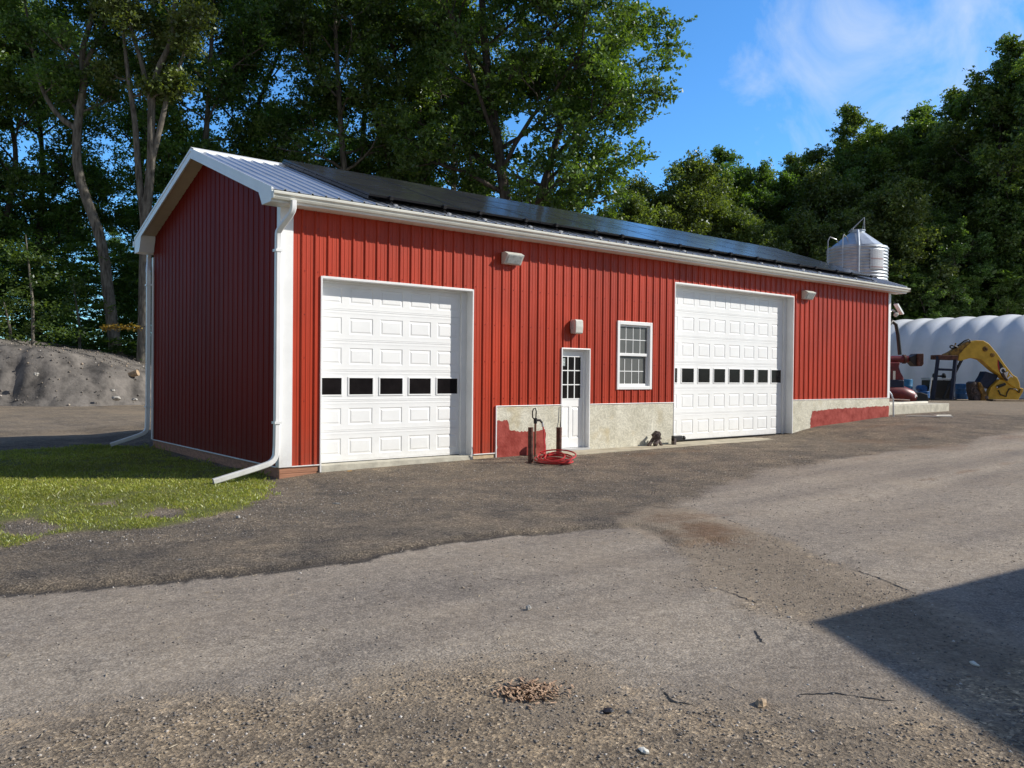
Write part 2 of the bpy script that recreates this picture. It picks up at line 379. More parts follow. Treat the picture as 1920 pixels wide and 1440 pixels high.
brn = ramp(noise(50, 6, .75), [(.3,(.14,.095,.065)),(.7,(.30,.20,.135))])
grs = ramp(noise(22, 5, .7), [(.3,(.10,.115,.035)),(.7,(.24,.245,.08))])
rough_edge = ramp(noise(9, 6, .75), [(.32,(0,0,0)),(.68,(1,1,1))])
def soft(mask, k=.55):
    """break the mask up with noise"""
    a = N.new('ShaderNodeMath'); a.operation = 'MULTIPLY_ADD'; a.inputs[1].default_value = 1+k; a.inputs[2].default_value = -k/2
    L.new(mask, a.inputs[0])
    b = N.new('ShaderNodeMath'); b.operation = 'SUBTRACT'; L.new(rough_edge, b.inputs[0]); b.inputs[1].default_value = .5
    c = N.new('ShaderNodeMath'); c.operation = 'MULTIPLY_ADD'; c.use_clamp = True; L.new(b.outputs[0], c.inputs[0]); c.inputs[1].default_value = k; L.new(a.outputs[0], c.inputs[2])
    return c.outputs[0]
mps = N.new('ShaderNodeMapping'); mps.inputs['Rotation'].default_value = (0,0,.12); mps.inputs['Scale'].default_value = (.16,1.3,1); L.new(tc.outputs['Object'], mps.inputs[0])
stn = N.new('ShaderNodeTexNoise'); stn.inputs['Scale'].default_value = 1.0; stn.inputs['Detail'].default_value = 5; L.new(mps.outputs[0], stn.inputs['Vector'])
asph = mix(1.0, asph, ramp(stn.outputs[0], [(.35,(.80,.79,.79)),(.62,(1.16,1.14,1.10))]), 'MULTIPLY')
dusty = ramp(noise(.8, 7, .7), [(.45,(0,0,0)),(.75,(.55,.55,.55))]); dsp = N.new('ShaderNodeSeparateColor'); L.new(dusty, dsp.inputs[0])
asph = mix(dsp.outputs[0], asph, (.34,.285,.225))
grav = mix(sep2.outputs[2], grav, mix(1.0, grav, (1.85,1.76,1.60), 'MULTIPLY'))
grav = mix(1.0, grav, ramp(noise(3.3, 6, .7), [(.3,(.72,.72,.74)),(.7,(1.28,1.22,1.12))]), 'MULTIPLY')
c = mix(soft(sep.outputs[0], 1.1), grav, asph)
c = mix(soft(sep.outputs[2], 1.0), c, tanc)
c = mix(soft(sep2.outputs[0], .8), c, brn)
c = mix(sep2.outputs[1], c, (.055,.050,.048))
c = mix(1.0, c, ramp(noise(13, 7, .8), [(.34,(.74,.73,.72)),(.66,(1.28,1.27,1.25))]), 'MULTIPLY')
crumb = ramp(vor(28, 'Distance'), [(.05,(1.12,1.1,1.06)),(.5,(.93,.93,.93))]); c = mix(1.0, c, crumb, 'MULTIPLY')
c = mix(1.0, c, (1.03,1.0,.94), 'MULTIPLY')
c = mix(sep.outputs[1], c, grs)
L.new(c, B.inputs['Base Color'])
bp = N.new('ShaderNodeBump'); bp.inputs['Distance'].default_value = .012
hgt = N.new('ShaderNodeMath'); hgt.operation = 'ADD'; L.new(noise(170, 3, .9), hgt.inputs[0]); L.new(vor(62, 'Distance'), hgt.inputs[1])
bs = N.new('ShaderNodeMapRange'); L.new(sep.outputs[0], bs.inputs[0]); bs.inputs['To Min'].default_value = 1.0; bs.inputs['To Max'].default_value = .38
L.new(bs.outputs[0], bp.inputs['Strength']); L.new(hgt.outputs[0], bp.inputs['Height']); L.new(bp.outputs[0], B.inputs['Normal'])
g = np_mesh('ground', np.stack([X, Y, Z], 1), F, gm, smooth=True); tag(g, kind='structure')
for nm, chans in (('masks', (light, grass, tan)), ('masks_b', (brown, edge, sstep(-6.6, -9.2, Y+.15*X+.8*n1)))):
    ca = g.data.color_attributes.new(nm, 'FLOAT_COLOR', 'POINT')
    arr = np.ones((len(X), 4), np.float32)
    for i in range(3): arr[:, i] = chans[i]
    ca.data.foreach_set('color', arr.ravel())

def gsurf(x, y):
    x = np.atleast_1d(np.asarray(x, float)); y = np.atleast_1d(np.asarray(y, float))
    r = gz(x, y)+.010*fbm(x*.9, y*.9, 4, 3)+.006*fbm(x*3.1, y*3.1, 4, 9); return r if len(r) > 1 else r[0]
def crack(px, seed):
    r = random.Random(seed); P_ = [on_z(a, b, -.12)[:2] for a, b in px]; pts = []
    for i in range(len(P_)-1):
        L_ = np.linalg.norm(P_[i+1]-P_[i]); n = max(2, int(L_/.03))
        for k in range(n): pts.append(P_[i]+(P_[i+1]-P_[i])*k/n+np.array([r.uniform(-.012,.012), r.uniform(-.012,.012)]))
    V = []; F_ = []
    for i, p in enumerate(pts):
        d = pts[min(i+1, len(pts)-1)]-pts[max(i-1, 0)]; d = d/(np.linalg.norm(d)+1e-9); w_ = r.uniform(.002, .011)*math.sin(PI*(i+.5)/len(pts))**.5; nn = np.array([-d[1], d[0]])
        for sg in (-1, 1): q = p+nn*w_*sg; V.append((q[0], q[1], float(gsurf(q[0], q[1]))+.003))
    F_ = [(2*i, 2*i+1, 2*i+3, 2*i+2) for i in range(len(pts)-1)]
    tag(MB().add(V, F_).build('pavement_crack', M['dark']), kind='structure')
for i_, c_ in enumerate(([(1415,1183),(1422,1196),(1440,1212)], [(1345,1104),(1385,1118),(1425,1131)], [(1238,1292),(1258,1315),(1320,1330)], [(1500,1304),(1560,1302),(1640,1312),(1700,1318)], [(1590,1064),(1640,1082),(1665,1092),(1720,1116)], [(1365,975),(1385,984),(1402,992)])): crack(c_, i_)
# loose stones lying on the yard
def stones(name, n, xs, ys, smin, smax, matl, keep=None, flat=.6):
    x = rng.uniform(*xs, n); y = rng.uniform(*ys, n)
    if keep is not None:
        k = keep(x, y); x = x[k]; y = y[k]
    n = len(x); s = smin+(smax-smin)*rng.random(n)**3.0
    base = np.array([(1,0,0),(0,1,0),(-1,0,0),(0,-1,0),(0,0,1),(0,0,-1)], float)
    V = base[None]*(.6+.5*rng.random((n, 6, 1)))*s[:, None, None]
    V[:, :, 2] *= flat; a = rng.uniform(0, 2*PI, n); ca_, sa = np.cos(a), np.sin(a)
    vx = V[:, :, 0]*ca_[:, None]-V[:, :, 1]*sa[:, None]*.75; vy = V[:, :, 0]*sa[:, None]+V[:, :, 1]*ca_[:, None]*.75
    sh = rng.uniform(-.4, .4, (n, 1)); vz = V[:, :, 2]+vx*sh
    V = np.stack([vx+x[:, None], vy+y[:, None], vz+gsurf(x, y)[:, None]+.001], -1).reshape(-1, 3)
    f = np.array([(0,1,4),(1,2,4),(2,3,4),(3,0,4),(1,0,5),(2,1,5),(3,2,5),(0,3,5)])
    Fs = (f[None]+6*np.arange(n)[:, None, None]).reshape(-1, 3)
    return np_mesh(name, V, Fs, matl)
sm = bpy.data.materials.new('loose_stones'); sm.use_nodes = True; n_ = sm.node_tree.nodes; l_ = sm.node_tree.links
b_ = n_['Principled BSDF']; b_.inputs['Roughness'].default_value = .85; b_.inputs['Specular IOR Level'].default_value = .2
ge = n_.new('ShaderNodeNewGeometry'); rr = n_.new('ShaderNodeValToRGB'); l_.new(ge.outputs['Random Per Island'], rr.inputs[0]); l_.new(rr.outputs[0], b_.inputs['Base Color'])
e = rr.color_ramp.elements; e[0].color = (.15,.138,.128,1); e[1].color = (.7,.66,.60,1)
for p_, c_ in ((.45,(.20,.182,.162)),(.75,(.25,.215,.175)),(.88,(.40,.32,.24)),(.96,(.52,.47,.41))):
    q = e.new(p_); q.color = (*c_, 1)
def lightness(x, y):
    m1 = fbm(x*.9, y*.9, 4, 3); m2 = fbm(x*3.1, y*3.1, 4, 9)
    return np.maximum(poly_sd(x, y, DRIVE)+.35*m1+.22*m2, poly_sd(x, y, YARD)+.3*m1)
def keep_near(x, y):
    lt = np.maximum(lightness(x, y), np.minimum(.1, poly_sd(x, y, TAN)+.1)); d = np.hypot(x-CAM[0], y-CAM[1])
    p = np.where(lt > .15, .05, np.where(lt > -.2, .35, 1.0))*np.where(grass_amount(x, y) > .05, .06, 1)
    p = p*np.clip(1.3-d/15, .25, 1)
    return (rng.random(len(x)) < p) & ((y < -.25) | (x < -.5))
gs = stones('gravel', 240000, (-7, 9), (-11.6, .2), .004, .016, sm, keep_near)
tag(gs, 'loose grey and tan gravel scattered over the yard', 'gravel', kind='stuff')
gs2 = stones('stone_litter', 2600, (-6.5, 12), (-11.4, -.5), .010, .030, sm, lambda x, y: (rng.random(len(x)) < np.where(lightness(x, y) > .1, .10, 1)*np.where(y < -7.5, .5, 1))&(y < -.5), flat=.5)
tag(gs2, 'larger pebbles and crumbs of asphalt lying over the gravel', 'pebbles', kind='stuff')

# grass blades
def grass_obj(n):
    x = rng.uniform(-9, -.38, n); y = rng.uniform(-4.4, 8.6, n); s = grass_amount(x, y)
    d = np.hypot(x-CAM[0], y-CAM[1])
    clump = fbm(x*2.3, y*2.3, 3, 77)
    k = (s+.10*clump > rng.uniform(-.06, .22, n)) & (clump+.9*fbm(x*.8+9, y*.8, 3, 90) > rng.uniform(-1.3, -.15, n)) & (rng.random(n) < np.clip(1.15-d/26, .3, 1)) & (rng.random(n) < np.clip(.75+clump, .25, 1)); x = x[k]; y = y[k]; d = d[k]; n = len(x)
    h = (.010+.022*rng.random(n)**1.8)*(1+d/24); w = .0022*(1+d/9)
    # taller tufts against the wall
    h *= 1+1.6*np.exp(-((x+.38)/.12)**2)*(rng.random(n) < .5)
    a = rng.uniform(0, 2*PI, n); ln = rng.uniform(.2, 1.1, n)*h; b = rng.uniform(0, 2*PI, n)
    z = gz(x, y)+.012
    p0 = np.stack([x-w*np.cos(a), y-w*np.sin(a), z], 1); p1 = np.stack([x+w*np.cos(a), y+w*np.sin(a), z], 1)
    p2 = np.stack([x+ln*np.cos(b)*.4+w*.7*np.cos(a), y+ln*np.sin(b)*.4+w*.7*np.sin(a), z+h*.65], 1)
    p3 = np.stack([x+ln*np.cos(b), y+ln*np.sin(b), z+h], 1)
    V = np.stack([p0, p1, p2, p3], 1).reshape(-1, 3); Fs = np.arange(4*n).reshape(n, 4)
    return np_mesh('grass', V, Fs, M['grass'])
tag(grass_obj(520000), 'patchy green lawn beside the gable end', 'grass', kind='stuff')

# ------------------------------------------------------------------ the barn
XL, XR, W = -.36, 19.33, 6.8
RIDGE_Y = W/2; ZR = 5.66; SL = .36; SLB = .327; OV = .33; RK = .30
def zroof(y): return ZR-(SL if y < RIDGE_Y else SLB)*abs(y-RIDGE_Y)
barn = thing('red_barn', 'long red metal sided barn with two white overhead doors and a black solar roof', 'barn')
P = .2286
def profile(a, b):
    """ribbed sheet profile between a and b: list of (u, depth)"""
    pts = set()
    k0 = int(math.floor(a/P))-1; k1 = int(math.ceil(b/P))+1; out = []
    for k in range(k0, k1+1):
        c = k*P
        out += [(c-.026, 0), (c-.012, .023), (c+.012, .023), (c+.026, 0)]
        for m in (.075, .0762*2): 
            out += [(c+m-.014, 0), (c+m-.005, .0045), (c+m+.005, .0045), (c+m+.014, 0)]
    def val(u):
        for i in range(len(out)-1):
            if out[i][0] <= u <= out[i+1][0]:
                t = (u-out[i][0])/(out[i+1][0]-out[i][0]+1e-9); return out[i][1]*(1-t)+out[i+1][1]*t
        return 0
    res = [(a, val(a))]+[o for o in out if a+1e-4 < o[0] < b-1e-4]+[(b, val(b))]
    return res
def rib_front(mb, x0, x1, z0, z1, y=0, sgn=-1):
    pr = profile(x0, x1); vs = []; fs = []
    for u, d in pr: vs += [(u, y+sgn*d, z0), (u, y+sgn*d, z1)]
    for i in range(len(pr)-1): fs.append((2*i, 2*i+2, 2*i+3, 2*i+1))
    mb.add(vs, fs)
def rib_gable(mb, y0, y1, z0, x, sgn=-1):
    pr = profile(y0, y1)
    # break at the ridge
    pr = sorted(set(pr+[(RIDGE_Y, profile(RIDGE_Y, RIDGE_Y+.01)[0][1])])); vs = []; fs = []
    for u, d in pr: vs += [(x+sgn*d*.45, u, z0), (x+sgn*d*.45, u, zroof(u)-.11)]
    for i in range(len(pr)-1): fs.append((2*i, 2*i+2, 2*i+3, 2*i+1))
    mb.add(vs, fs)
ZE = 4.14   # top of the wall sheets under the soffit
D1 = (.32, 3.41, 3.09); MD = (5.65, 6.47, 2.07); WN = (7.28, 8.40, 1.21, 2.70); D2 = (9.17, 14.06, 3.68); FZ = .90
w = MB()
rib_front(w, XL+.19, D1[0], .01, D1[2]); rib_front(w, XL+.19, D1[1], D1[2], ZE)
rib_front(w, D1[1], 3.98, .01, ZE)
rib_front(w, 3.98, MD[0], FZ, ZE); rib_front(w, MD[0], MD[1], MD[2], ZE)
rib_front(w, MD[1], WN[0], FZ, ZE); rib_front(w, WN[0], WN[1], FZ, WN[2]); rib_front(w, WN[0], WN[1], WN[3], ZE); rib_front(w, WN[1], D2[0], FZ, ZE)
rib_front(w, D2[0], D2[1], D2[2], ZE); rib_front(w, D2[1], XR-.10, FZ, ZE)
w.build('front_wall', M['red'], barn)
w = MB(); rib_gable(w, .05, W-.05, .0, XL); o = w.build('gable_wall', M['gable_red_shaded'], barn)
w = MB(); rib_gable(w, .05, W-.05, .9, XR, 1); w.build('far_gable_wall', M['red'], barn)
w = MB(); rib_front(w, XL, XR, .0, ZE, W, 1); w.build('rear_wall', M['red'], barn)
# inner dark liner so nothing shows through
w = MB().box((XL+.25, .60, .0), (XR-.25, W-.25, 4.1)); w.build('inner_liner', M['dark'], barn)
# fasteners down the front sheets
w = MB()
for z in (1.05, 1.75, 2.45, 3.15, 3.85):
    for k in range(0, 85):
        x = k*P+.045
        if D1[0]-.05 < x < D1[1]+.05 and z < D1[2]+.05: continue
        if D2[0]-.05 < x < D2[1]+.05 and z < D2[2]+.05: continue
        if MD[0]-.05 < x < MD[1]+.05 and z < MD[2]+.05: continue
        if WN[0]-.05 < x < WN[1]+.05 and WN[2] < z < WN[3]: continue
        if x < -.1 or x > 19.1: continue
        w.obox((x, -.004, z), (.006,0,0), (0,.004,0), (0,0,.006))
tag(w.build('screws', M['maroon'], barn), kind='stuff')

# trims
def trim(name, boxes, m=M['white'], parent=barn, bevel=.004):
    t = MB()
    for a, b in boxes: t.box(a, b)
    return t.build(name, m, parent, bevel=bevel)
trim('corner_trim', [((XL-.022, -.032, .0), (XL+.19, -.004, ZE))])
trim('corner_trim', [((XL-.03, -.033, .0), (XL-.003, .10, ZE-.002))])
trim('corner_trim', [((XR-.11, -.032, FZ), (XR+.03, -.004, ZE))])
trim('corner_trim', [((XR+.005, -.033, FZ+.002), (XR+.032, .12, ZE-.002))])
trim('corner_trim', [((XL-.03, W-.07, .0), (XL-.003, W+.03, ZE-.12))])
trim('base_trim', [((XL+.19, -.028, -.004), (D1[0]-.002, -.002, .014))]); trim('base_trim', [((D1[1]+.002, -.028, -.004), (3.955, -.002, .014))])
trim('base_trim', [((XL-.026, .10, -.012), (XL-.002, W-.07, .008))])
trim('base_trim', [((3.96, -.034, -.10), (3.985, -.003, FZ-.005)), ((3.96, -.034, FZ-.005), (MD[0]-.002, -.003, FZ+.012))])
trim('base_trim', [((MD[1]+.002, -.034, FZ-.005), (D2[0]-.002, -.003, FZ+.012))]); trim('base_trim', [((D2[1]+.002, -.034, FZ-.005), (XR-.11, -.003, FZ+.012))])

# foundation

parge = M['parge']
nt = parge.node_tree; N = nt.nodes; L = nt.links     # trowel swirls and yellow stains
tc2 = N.new('ShaderNodeTexCoord'); wv = N.new('ShaderNodeTexWave'); wv.wave_type = 'RINGS'; wv.inputs['Scale'].default_value = 3.2; wv.inputs['Distortion'].default_value = 22; wv.inputs['Detail'].default_value = 3; wv.inputs['Detail Scale'].default_value = 1.6
L.new(tc2.outputs['Object'], wv.inputs['Vector'])
bsdf = N['Principled BSDF']; lk = bsdf.inputs['Base Color'].links[0].from_socket
mx = N.new('ShaderNodeMixRGB'); mx.blend_type = 'MULTIPLY'; mx.inputs[0].default_value = .2; L.new(lk, mx.inputs[1]); L.new(wv.outputs[0], mx.inputs[2])
st = N.new('ShaderNodeTexNoise'); st.inputs['Scale'].default_value = 1.9; L.new(tc2.outputs['Object'], st.inputs['Vector']); sr = N.new('ShaderNodeValToRGB'); sr.color_ramp.elements[0].position = .58; sr.color_ramp.elements[1].position = .75; L.new(st.outputs[0], sr.inputs[0])
mz = N.new('ShaderNodeMixRGB'); mz.inputs[2].default_value = (.50,.38,.16,1); sc_ = N.new('ShaderNodeMath'); sc_.operation = 'MULTIPLY'; sc_.inputs[1].default_value = .55; L.new(sr.outputs[0], sc_.inputs[0]); L.new(sc_.outputs[0], mz.inputs[0]); L.new(mx.outputs[0], mz.inputs[1]); L.new(mz.outputs[0], bsdf.inputs['Base Color'])
for q_ in (((3.985, -.022, -.4), (MD[0]-.003, .25, FZ-.01)), ((MD[1]+.003, -.022, -.4), (D2[0]-.02, .25, FZ-.01)), ((D2[1]+.003, -.022, -.4), (XR+.03, .25, FZ-.01)), ((XR-.2, .251, -.4), (XR+.028, W, FZ-.01))): MB().box(*q_).build('foundation', parge, barn)
# old red paint left on the parging (ragged outline)
def ragged(poly, step=.04, amp=.018):
    out = []
    for i in range(len(poly)):
        a = np.array(poly[i]); b = np.array(poly[(i+1) % len(poly)]); L_ = np.linalg.norm(b-a); n = max(1, int(L_/step))
        for k in range(n): p = a+(b-a)*k/n; out.append((p[0]+random.uniform(-amp, amp), p[1]+random.uniform(-amp, amp)))
    return out
for poly in ([(3.99,-.3),(3.99,.62),(4.25,.63),(4.30,.42),(4.9,.38),(5.22,.42),(5.27,.0),(5.25,-.3)], [(14.95,-.1),(14.93,.35),(15.05,.58),(16.2,.63),(17.6,.64),(18.6,.66),(19.34,.66),(19.34,-.1)]):
    MB().prism(ragged(poly), (0,-.0235,0), (1,0,0), (0,0,1), (0,1,0), .004).build('paint_patch', M['redpaint'], barn)
# skirt boards
t = MB(); t.box((XL-.01, -.006, -.10), (D1[0]-.02, .05, -.008)); t.box((XL-.012, -.010, -.30), (D1[0]-.05, .05, -.104)); t.build('skirt_board', M['wood'], barn, bevel=.004)
t = MB(); t.box((3.43, -.008, -.2), (3.955, .05, -.008)); t.build('skirt_board', M['palewood'], barn, bevel=.004)
t = MB(); t.box((XL+.005, .052, -.35), (XL+.05, W, -.014)); t.build('skirt_board', M['wood'], barn)
# door sills / apron
trim('sill', [((D1[0]+.02, -.03, -.25), (D1[1]-.02, .5, -.006))], M['palecon'], bevel=.01)
ap = MB(); ap.box((5.30, -.58, -.3), (14.02, -.024, -.045)); ap.box((MD[0]+.004, -.0238, -.3), (MD[1]-.004, .4, -.047)); ap.box((D2[0]-.018, -.0238, -.3), (D2[1]-.004, .6, -.047)); ap.build('apron', M['concrete'], barn, bevel=.012)

# overhead doors
def rings(mb, x0, x1, z0, z1, y, levels):
    """concentric rectangles: list of (inset, depth); last one is filled"""
    prev = None
    for ins, d in levels:
        q = [(x0+ins, y+d, z0+ins), (x1-ins, y+d, z0+ins), (x1-ins, y+d, z1-ins), (x0+ins, y+d, z1-ins)]
        o = len(mb.v); mb.v += q
        if prev is not None:
            for i in range(4): mb.f.append((prev+i, prev+(i+1) % 4, o+(i+1) % 4, o+i))
        prev = o
    mb.f.append((prev, prev+1, prev+2, prev+3))
def overhead_door(x0, x1, zt, ncol, y, pw, label, winrow=2):
    """six ribbed sections, the third from the bottom glazed"""
    rows = 6; h = (zt-(-.005))/rows; slab = MB(); seam = .006
    root = None; panes = []; frames = []
    pitch = (x1-x0)/ncol
    for r in range(rows):
        za = r*h+seam; zb = (r+1)*h-seam*.0
        holes = []
        for c_ in range(ncol):
            cx = x0+pitch*(c_+.5); a = cx-pw/2; b = cx+pw/2; pa = za+h*.22; pb = zb-h*.22
            holes.append((a, b, pa, pb))
        # flat field around the panels
        pa, pb = holes[0][2], holes[0][3]
        for (zz0, zz1) in ((za, pa), (pb, zb)):
            slab.add([(x0,y,zz0),(x1,y,zz0),(x1,y,zz1),(x0,y,zz1)], [(0,1,2,3)])
        xs = [x0]+[v for hh in holes for v in (hh[0], hh[1])]+[x1]
        for i in range(0, len(xs), 2): slab.add([(xs[i],y,pa),(xs[i+1],y,pa),(xs[i+1],y,pb),(xs[i],y,pb)], [(0,1,2,3)])
        # meeting rail grooves
        slab.add([(x0,y,zb),(x1,y,zb),(x1,y+.012,zb+seam*.5),(x0,y+.012,zb+seam*.5)], [(0,1,2,3)]); slab.add([(x0,y+.012,zb+seam*.5),(x1,y+.012,zb+seam*.5),(x1,y,zb+seam),(x0,y,zb+seam)], [(0,1,2,3)])
        for zz in (za+.035, zb-.035): slab.box((x0, y-.0035, zz-.006), (x1, y-.0005, zz+.006))
        for (a, b, qa, qb) in holes:
            if r == winrow: frames.append((a, b, qa, qb))
            else: rings(slab, a, b, qa, qb, y, [(0,0),(.012,.008),(.03,.008),(.05,.001)])
    d = slab.build('overhead_door', M['door_white'], barn); d['label'] = label
    for (a, b, qa, qb) in frames:
        fr = MB(); e_ = .022
        fr.box((a-e_,y-.012,qa-e_),(b+e_,y+.004,qa)); fr.box((a-e_,y-.012,qb),(b+e_,y+.004,qb+e_)); fr.box((a-e_,y-.012,qa),(a,y+.004,qb)); fr.box((b,y-.012,qa),(b+e_,y+.004,qb))
        fo = fr.build('window', M['door_white'], d, bevel=.003)
        g_ = MB().box((a, y+.002, qa), (b, y+.012, qb)); go = g_.build('pane', M['glass'], d)
    sl = MB().box((x0, y-.006, -.018), (x1, y+.02, .004)); sl.build('bottom_seal', M['black'], d)
    return d
DEP = .21
overhead_door(D1[0]-.03, D1[1]-.12, D1[2]-.02, 5, DEP, .455, 'white paneled overhead door with five small windows')
overhead_door(D2[0]-.12, D2[1]-.10, D2[2]-.02, 8, DEP+.02, .445, 'white paneled overhead door with eight small windows')
def casing(x0, x1, zt, zb, dep, t=.045, name='door_frame'):
    m = MB()
    m.box((x0-.005, -.030, zb), (x0+t*.55, dep, zt)); m.box((x1-t*.55, -.030, zb), (x1+.005, dep, zt)); m.box((x0+t*.55, -.030, zt-t*.8), (x1-t*.55, dep, zt+.004))
    # inner stop
    m.box((x1-.14, dep-.05, zb), (x1-t*.55, dep+.015, zt-t*.8)); m.box((x0+t*.55, dep-.045, zt-.075), (x1-.14, dep-.004, zt-t*.8))
    return m.build(name, M['white'], barn, bevel=.004)
casing(D1[0], D1[1], D1[2], -.12, DEP); casing(D2[0], D2[1], D2[2], -.05, DEP+.02)
# personnel door
m = MB(); x0, x1, zt = MD; m.box((x0, -.030, -.045), (x0+.028, .13, zt)); m.box((x1-.028, -.030, -.045), (x1, .13, zt)); m.box((x0+.028, -.030, zt-.028), (x1-.028, .13, zt)); m.box((x1-.085, .075, -.02), (x1-.028, .125, zt-.028)); m.box((x0+.028, .075, zt-.06), (x1-.085, .125, zt-.028)); m.build('door_frame', M['white'], barn, bevel=.004)
dy = .105; a, b = x0+.03, x1-.088; s = MB(); zb, zt2 = .005, zt-.062; ga, gb, gz0, gz1 = a+.075, b-.06, 1.02, 1.90
s.add([(a,dy,zb),(b,dy,zb),(b,dy,zt2),(a,dy,zt2)], []) 
for (u0,u1,v0,v1) in ((a,b,zb,.20),(a,b,.86,gz0),(a,b,gz1,zt2),(a,ga,gz0,gz1),(gb,b,gz0,gz1)): s.add([(u0,dy,v0),(u1,dy,v0),(u1,dy,v1),(u0,dy,v1)], [(0,1,2,3)])
pw_ = (b-a-.22)/2; q0 = a+.07; q1 = q0+pw_; q2 = q1+.07; q3 = q2+pw_
for (u0, u1) in ((a, q0), (q1, q2), (q3, b)): s.add([(u0,dy,.20),(u1,dy,.20),(u1,dy,.86),(u0,dy,.86)], [(0,1,2,3)])
for (u0, u1) in ((q0, q1), (q2, q3)): rings(s, u0, u1, .20, .86, dy, [(0,0),(.015,.012),(.035,.012),(.06,.002)])
door = s.build('entry_door', M['door_white'], barn)
gl = MB().box((ga, dy+.004, gz0), (gb, dy+.012, gz1)); gl.build('pane', M['glass'], door)
mu = MB()
for i in range(4):
    xx = ga+(gb-ga)*i/3; mu.box((xx-.011, dy-.006, gz0-.012), (xx+.011, dy+.003, gz1+.012))
for i in range(4):
    zz = gz0+(gz1-gz0)*i/3; mu.box((ga-.012, dy-.0075, zz-.010), (gb+.012, dy+.002, zz+.010))
mu.build('window_grille', M['door_white'], door)
MB().box((ga+.02, dy+.0005, gz1-.20), (ga+.115, dy+.0035, gz1-.04)).build('sticker', M['sticker'], door)
MB().lathe([(.028,0),(.028,.01),(.012,.012),(.012,.045),(.028,.05),(.03,.075),(.015,.085)], (a+.035, dy-.002, .88), 14, (0,-1,0)).build('door_knob', M['silver'], door, smooth=True)
MB().box((x0+.005, -.05, -.043), (x1-.005, .13, -.002)).build('threshold', M['silver'], barn)
# window
x0, x1, z0, z1 = WN; m = MB(); t_ = .075
for q in (((x0,-.034,z0),(x0+t_,.05,z1)), ((x1-t_,-.034,z0),(x1,.05,z1)), ((x0+t_,-.034,z0),(x1-t_,.05,z0+t_)), ((x0+t_,-.034,z1-t_),(x1-t_,.05,z1))): m.box(*q)
win = m.build('window', M['white'], barn, bevel=.005)
zm = (z0+z1)/2+.02
m = MB(); m.box((x0+t_,.012,zm-.03),(x1-t_,.045,zm+.03)); m.box((x0+t_,.012,z1-t_-.04),(x1-t_,.045,z1-t_)); m.box((x0+t_,.012,zm+.03),(x0+t_+.03,.045,z1-t_-.04)); m.box((x1-t_-.035,.012,zm+.03),(x1-t_,.045,z1-t_-.04)); m.build('sash', M['white'], win, bevel=.003)
m = MB(); m.box((x0+t_,.03,z0+t_),(x1-t_,.055,z0+t_+.05)); m.box((x0+t_,.03,z0+t_+.05),(x0+t_+.035,.055,zm-.03)); m.box((x1-t_-.06,.03,z0+t_+.05),(x1-t_,.055,zm-.03)); m.build('sash', M['white'], win, bevel=.003)
MB().box((x0+t_,.062,z0+t_),(x1-t_,.068,zm)).build('pane', M['winglass'], win)
MB().box((x0+t_,.040,zm),(x1-t_,.0438,z1-t_)).build('pane', M['winglass'], win)
m = MB()
for i in (1,2,3):
    xx = x0+t_+.03+(x1-x0-2*t_-.065)*i/4; m.box((xx-.007,.034,zm+.03),(xx+.007,.0395,z1-t_-.04)); xx -= .01; m.box((xx-.007,.056,z0+t_+.05),(xx+.007,.0615,zm-.10))
m.box((x0+t_+.03,.032,(zm+z1-t_)/2-.008),(x1-t_-.035,.0393,(zm+z1-t_)/2+.008)); m.box((x0+t_+.035,.054,(zm+z0+t_)/2-.008-.02),(x1-t_-.12,.0613,(zm+z0+t_)/2-.012))
m.build('window_grille', M['door_white'], win)

# roof
RXL, RXR = XL-RK, XR+RK+.08
def roof_side(sgn):
    mb = MB(); pr = profile(RXL, RXR); ye = RIDGE_Y-sgn*(RIDGE_Y+OV+.03)
    vs = []; fs = []
    for u, d in pr:
        vs += [(u, RIDGE_Y, ZR+d), (u, ye, zroof(ye)+d)]
    for i in range(len(pr)-1): fs.append((2*i, 2*i+1, 2*i+3, 2*i+2))
    mb.add(vs, fs); o = mb.build('roof', M['roof'], barn)
    md = o.modifiers.new('th', 'SOLIDIFY'); md.thickness = .004; md.offset = -1
    return o
roof_side(1); roof_side(-1)
rc = MB()
for sg in (1, -1):
    rc.add([(RXL-.01, RIDGE_Y, ZR+.052), (RXR+.01, RIDGE_Y, ZR+.052), (RXR+.01, RIDGE_Y-sg*.16, ZR+.052-.16*SL-.006), (RXL-.01, RIDGE_Y-sg*.16, ZR+.052-.16*SL-.006)], [(0,1,2,3)])
    rc.add([(RXL-.01, RIDGE_Y-sg*.16, ZR+.046-.16*SL), (RXR+.01, RIDGE_Y-sg*.16, ZR+.046-.16*SL), (RXR+.01, RIDGE_Y-sg*.17, ZR-.17*SL), (RXL-.01, RIDGE_Y-sg*.17, ZR-.17*SL)], [(0,1,2,3)])
rc.build('ridge_cap', M['white'], barn)
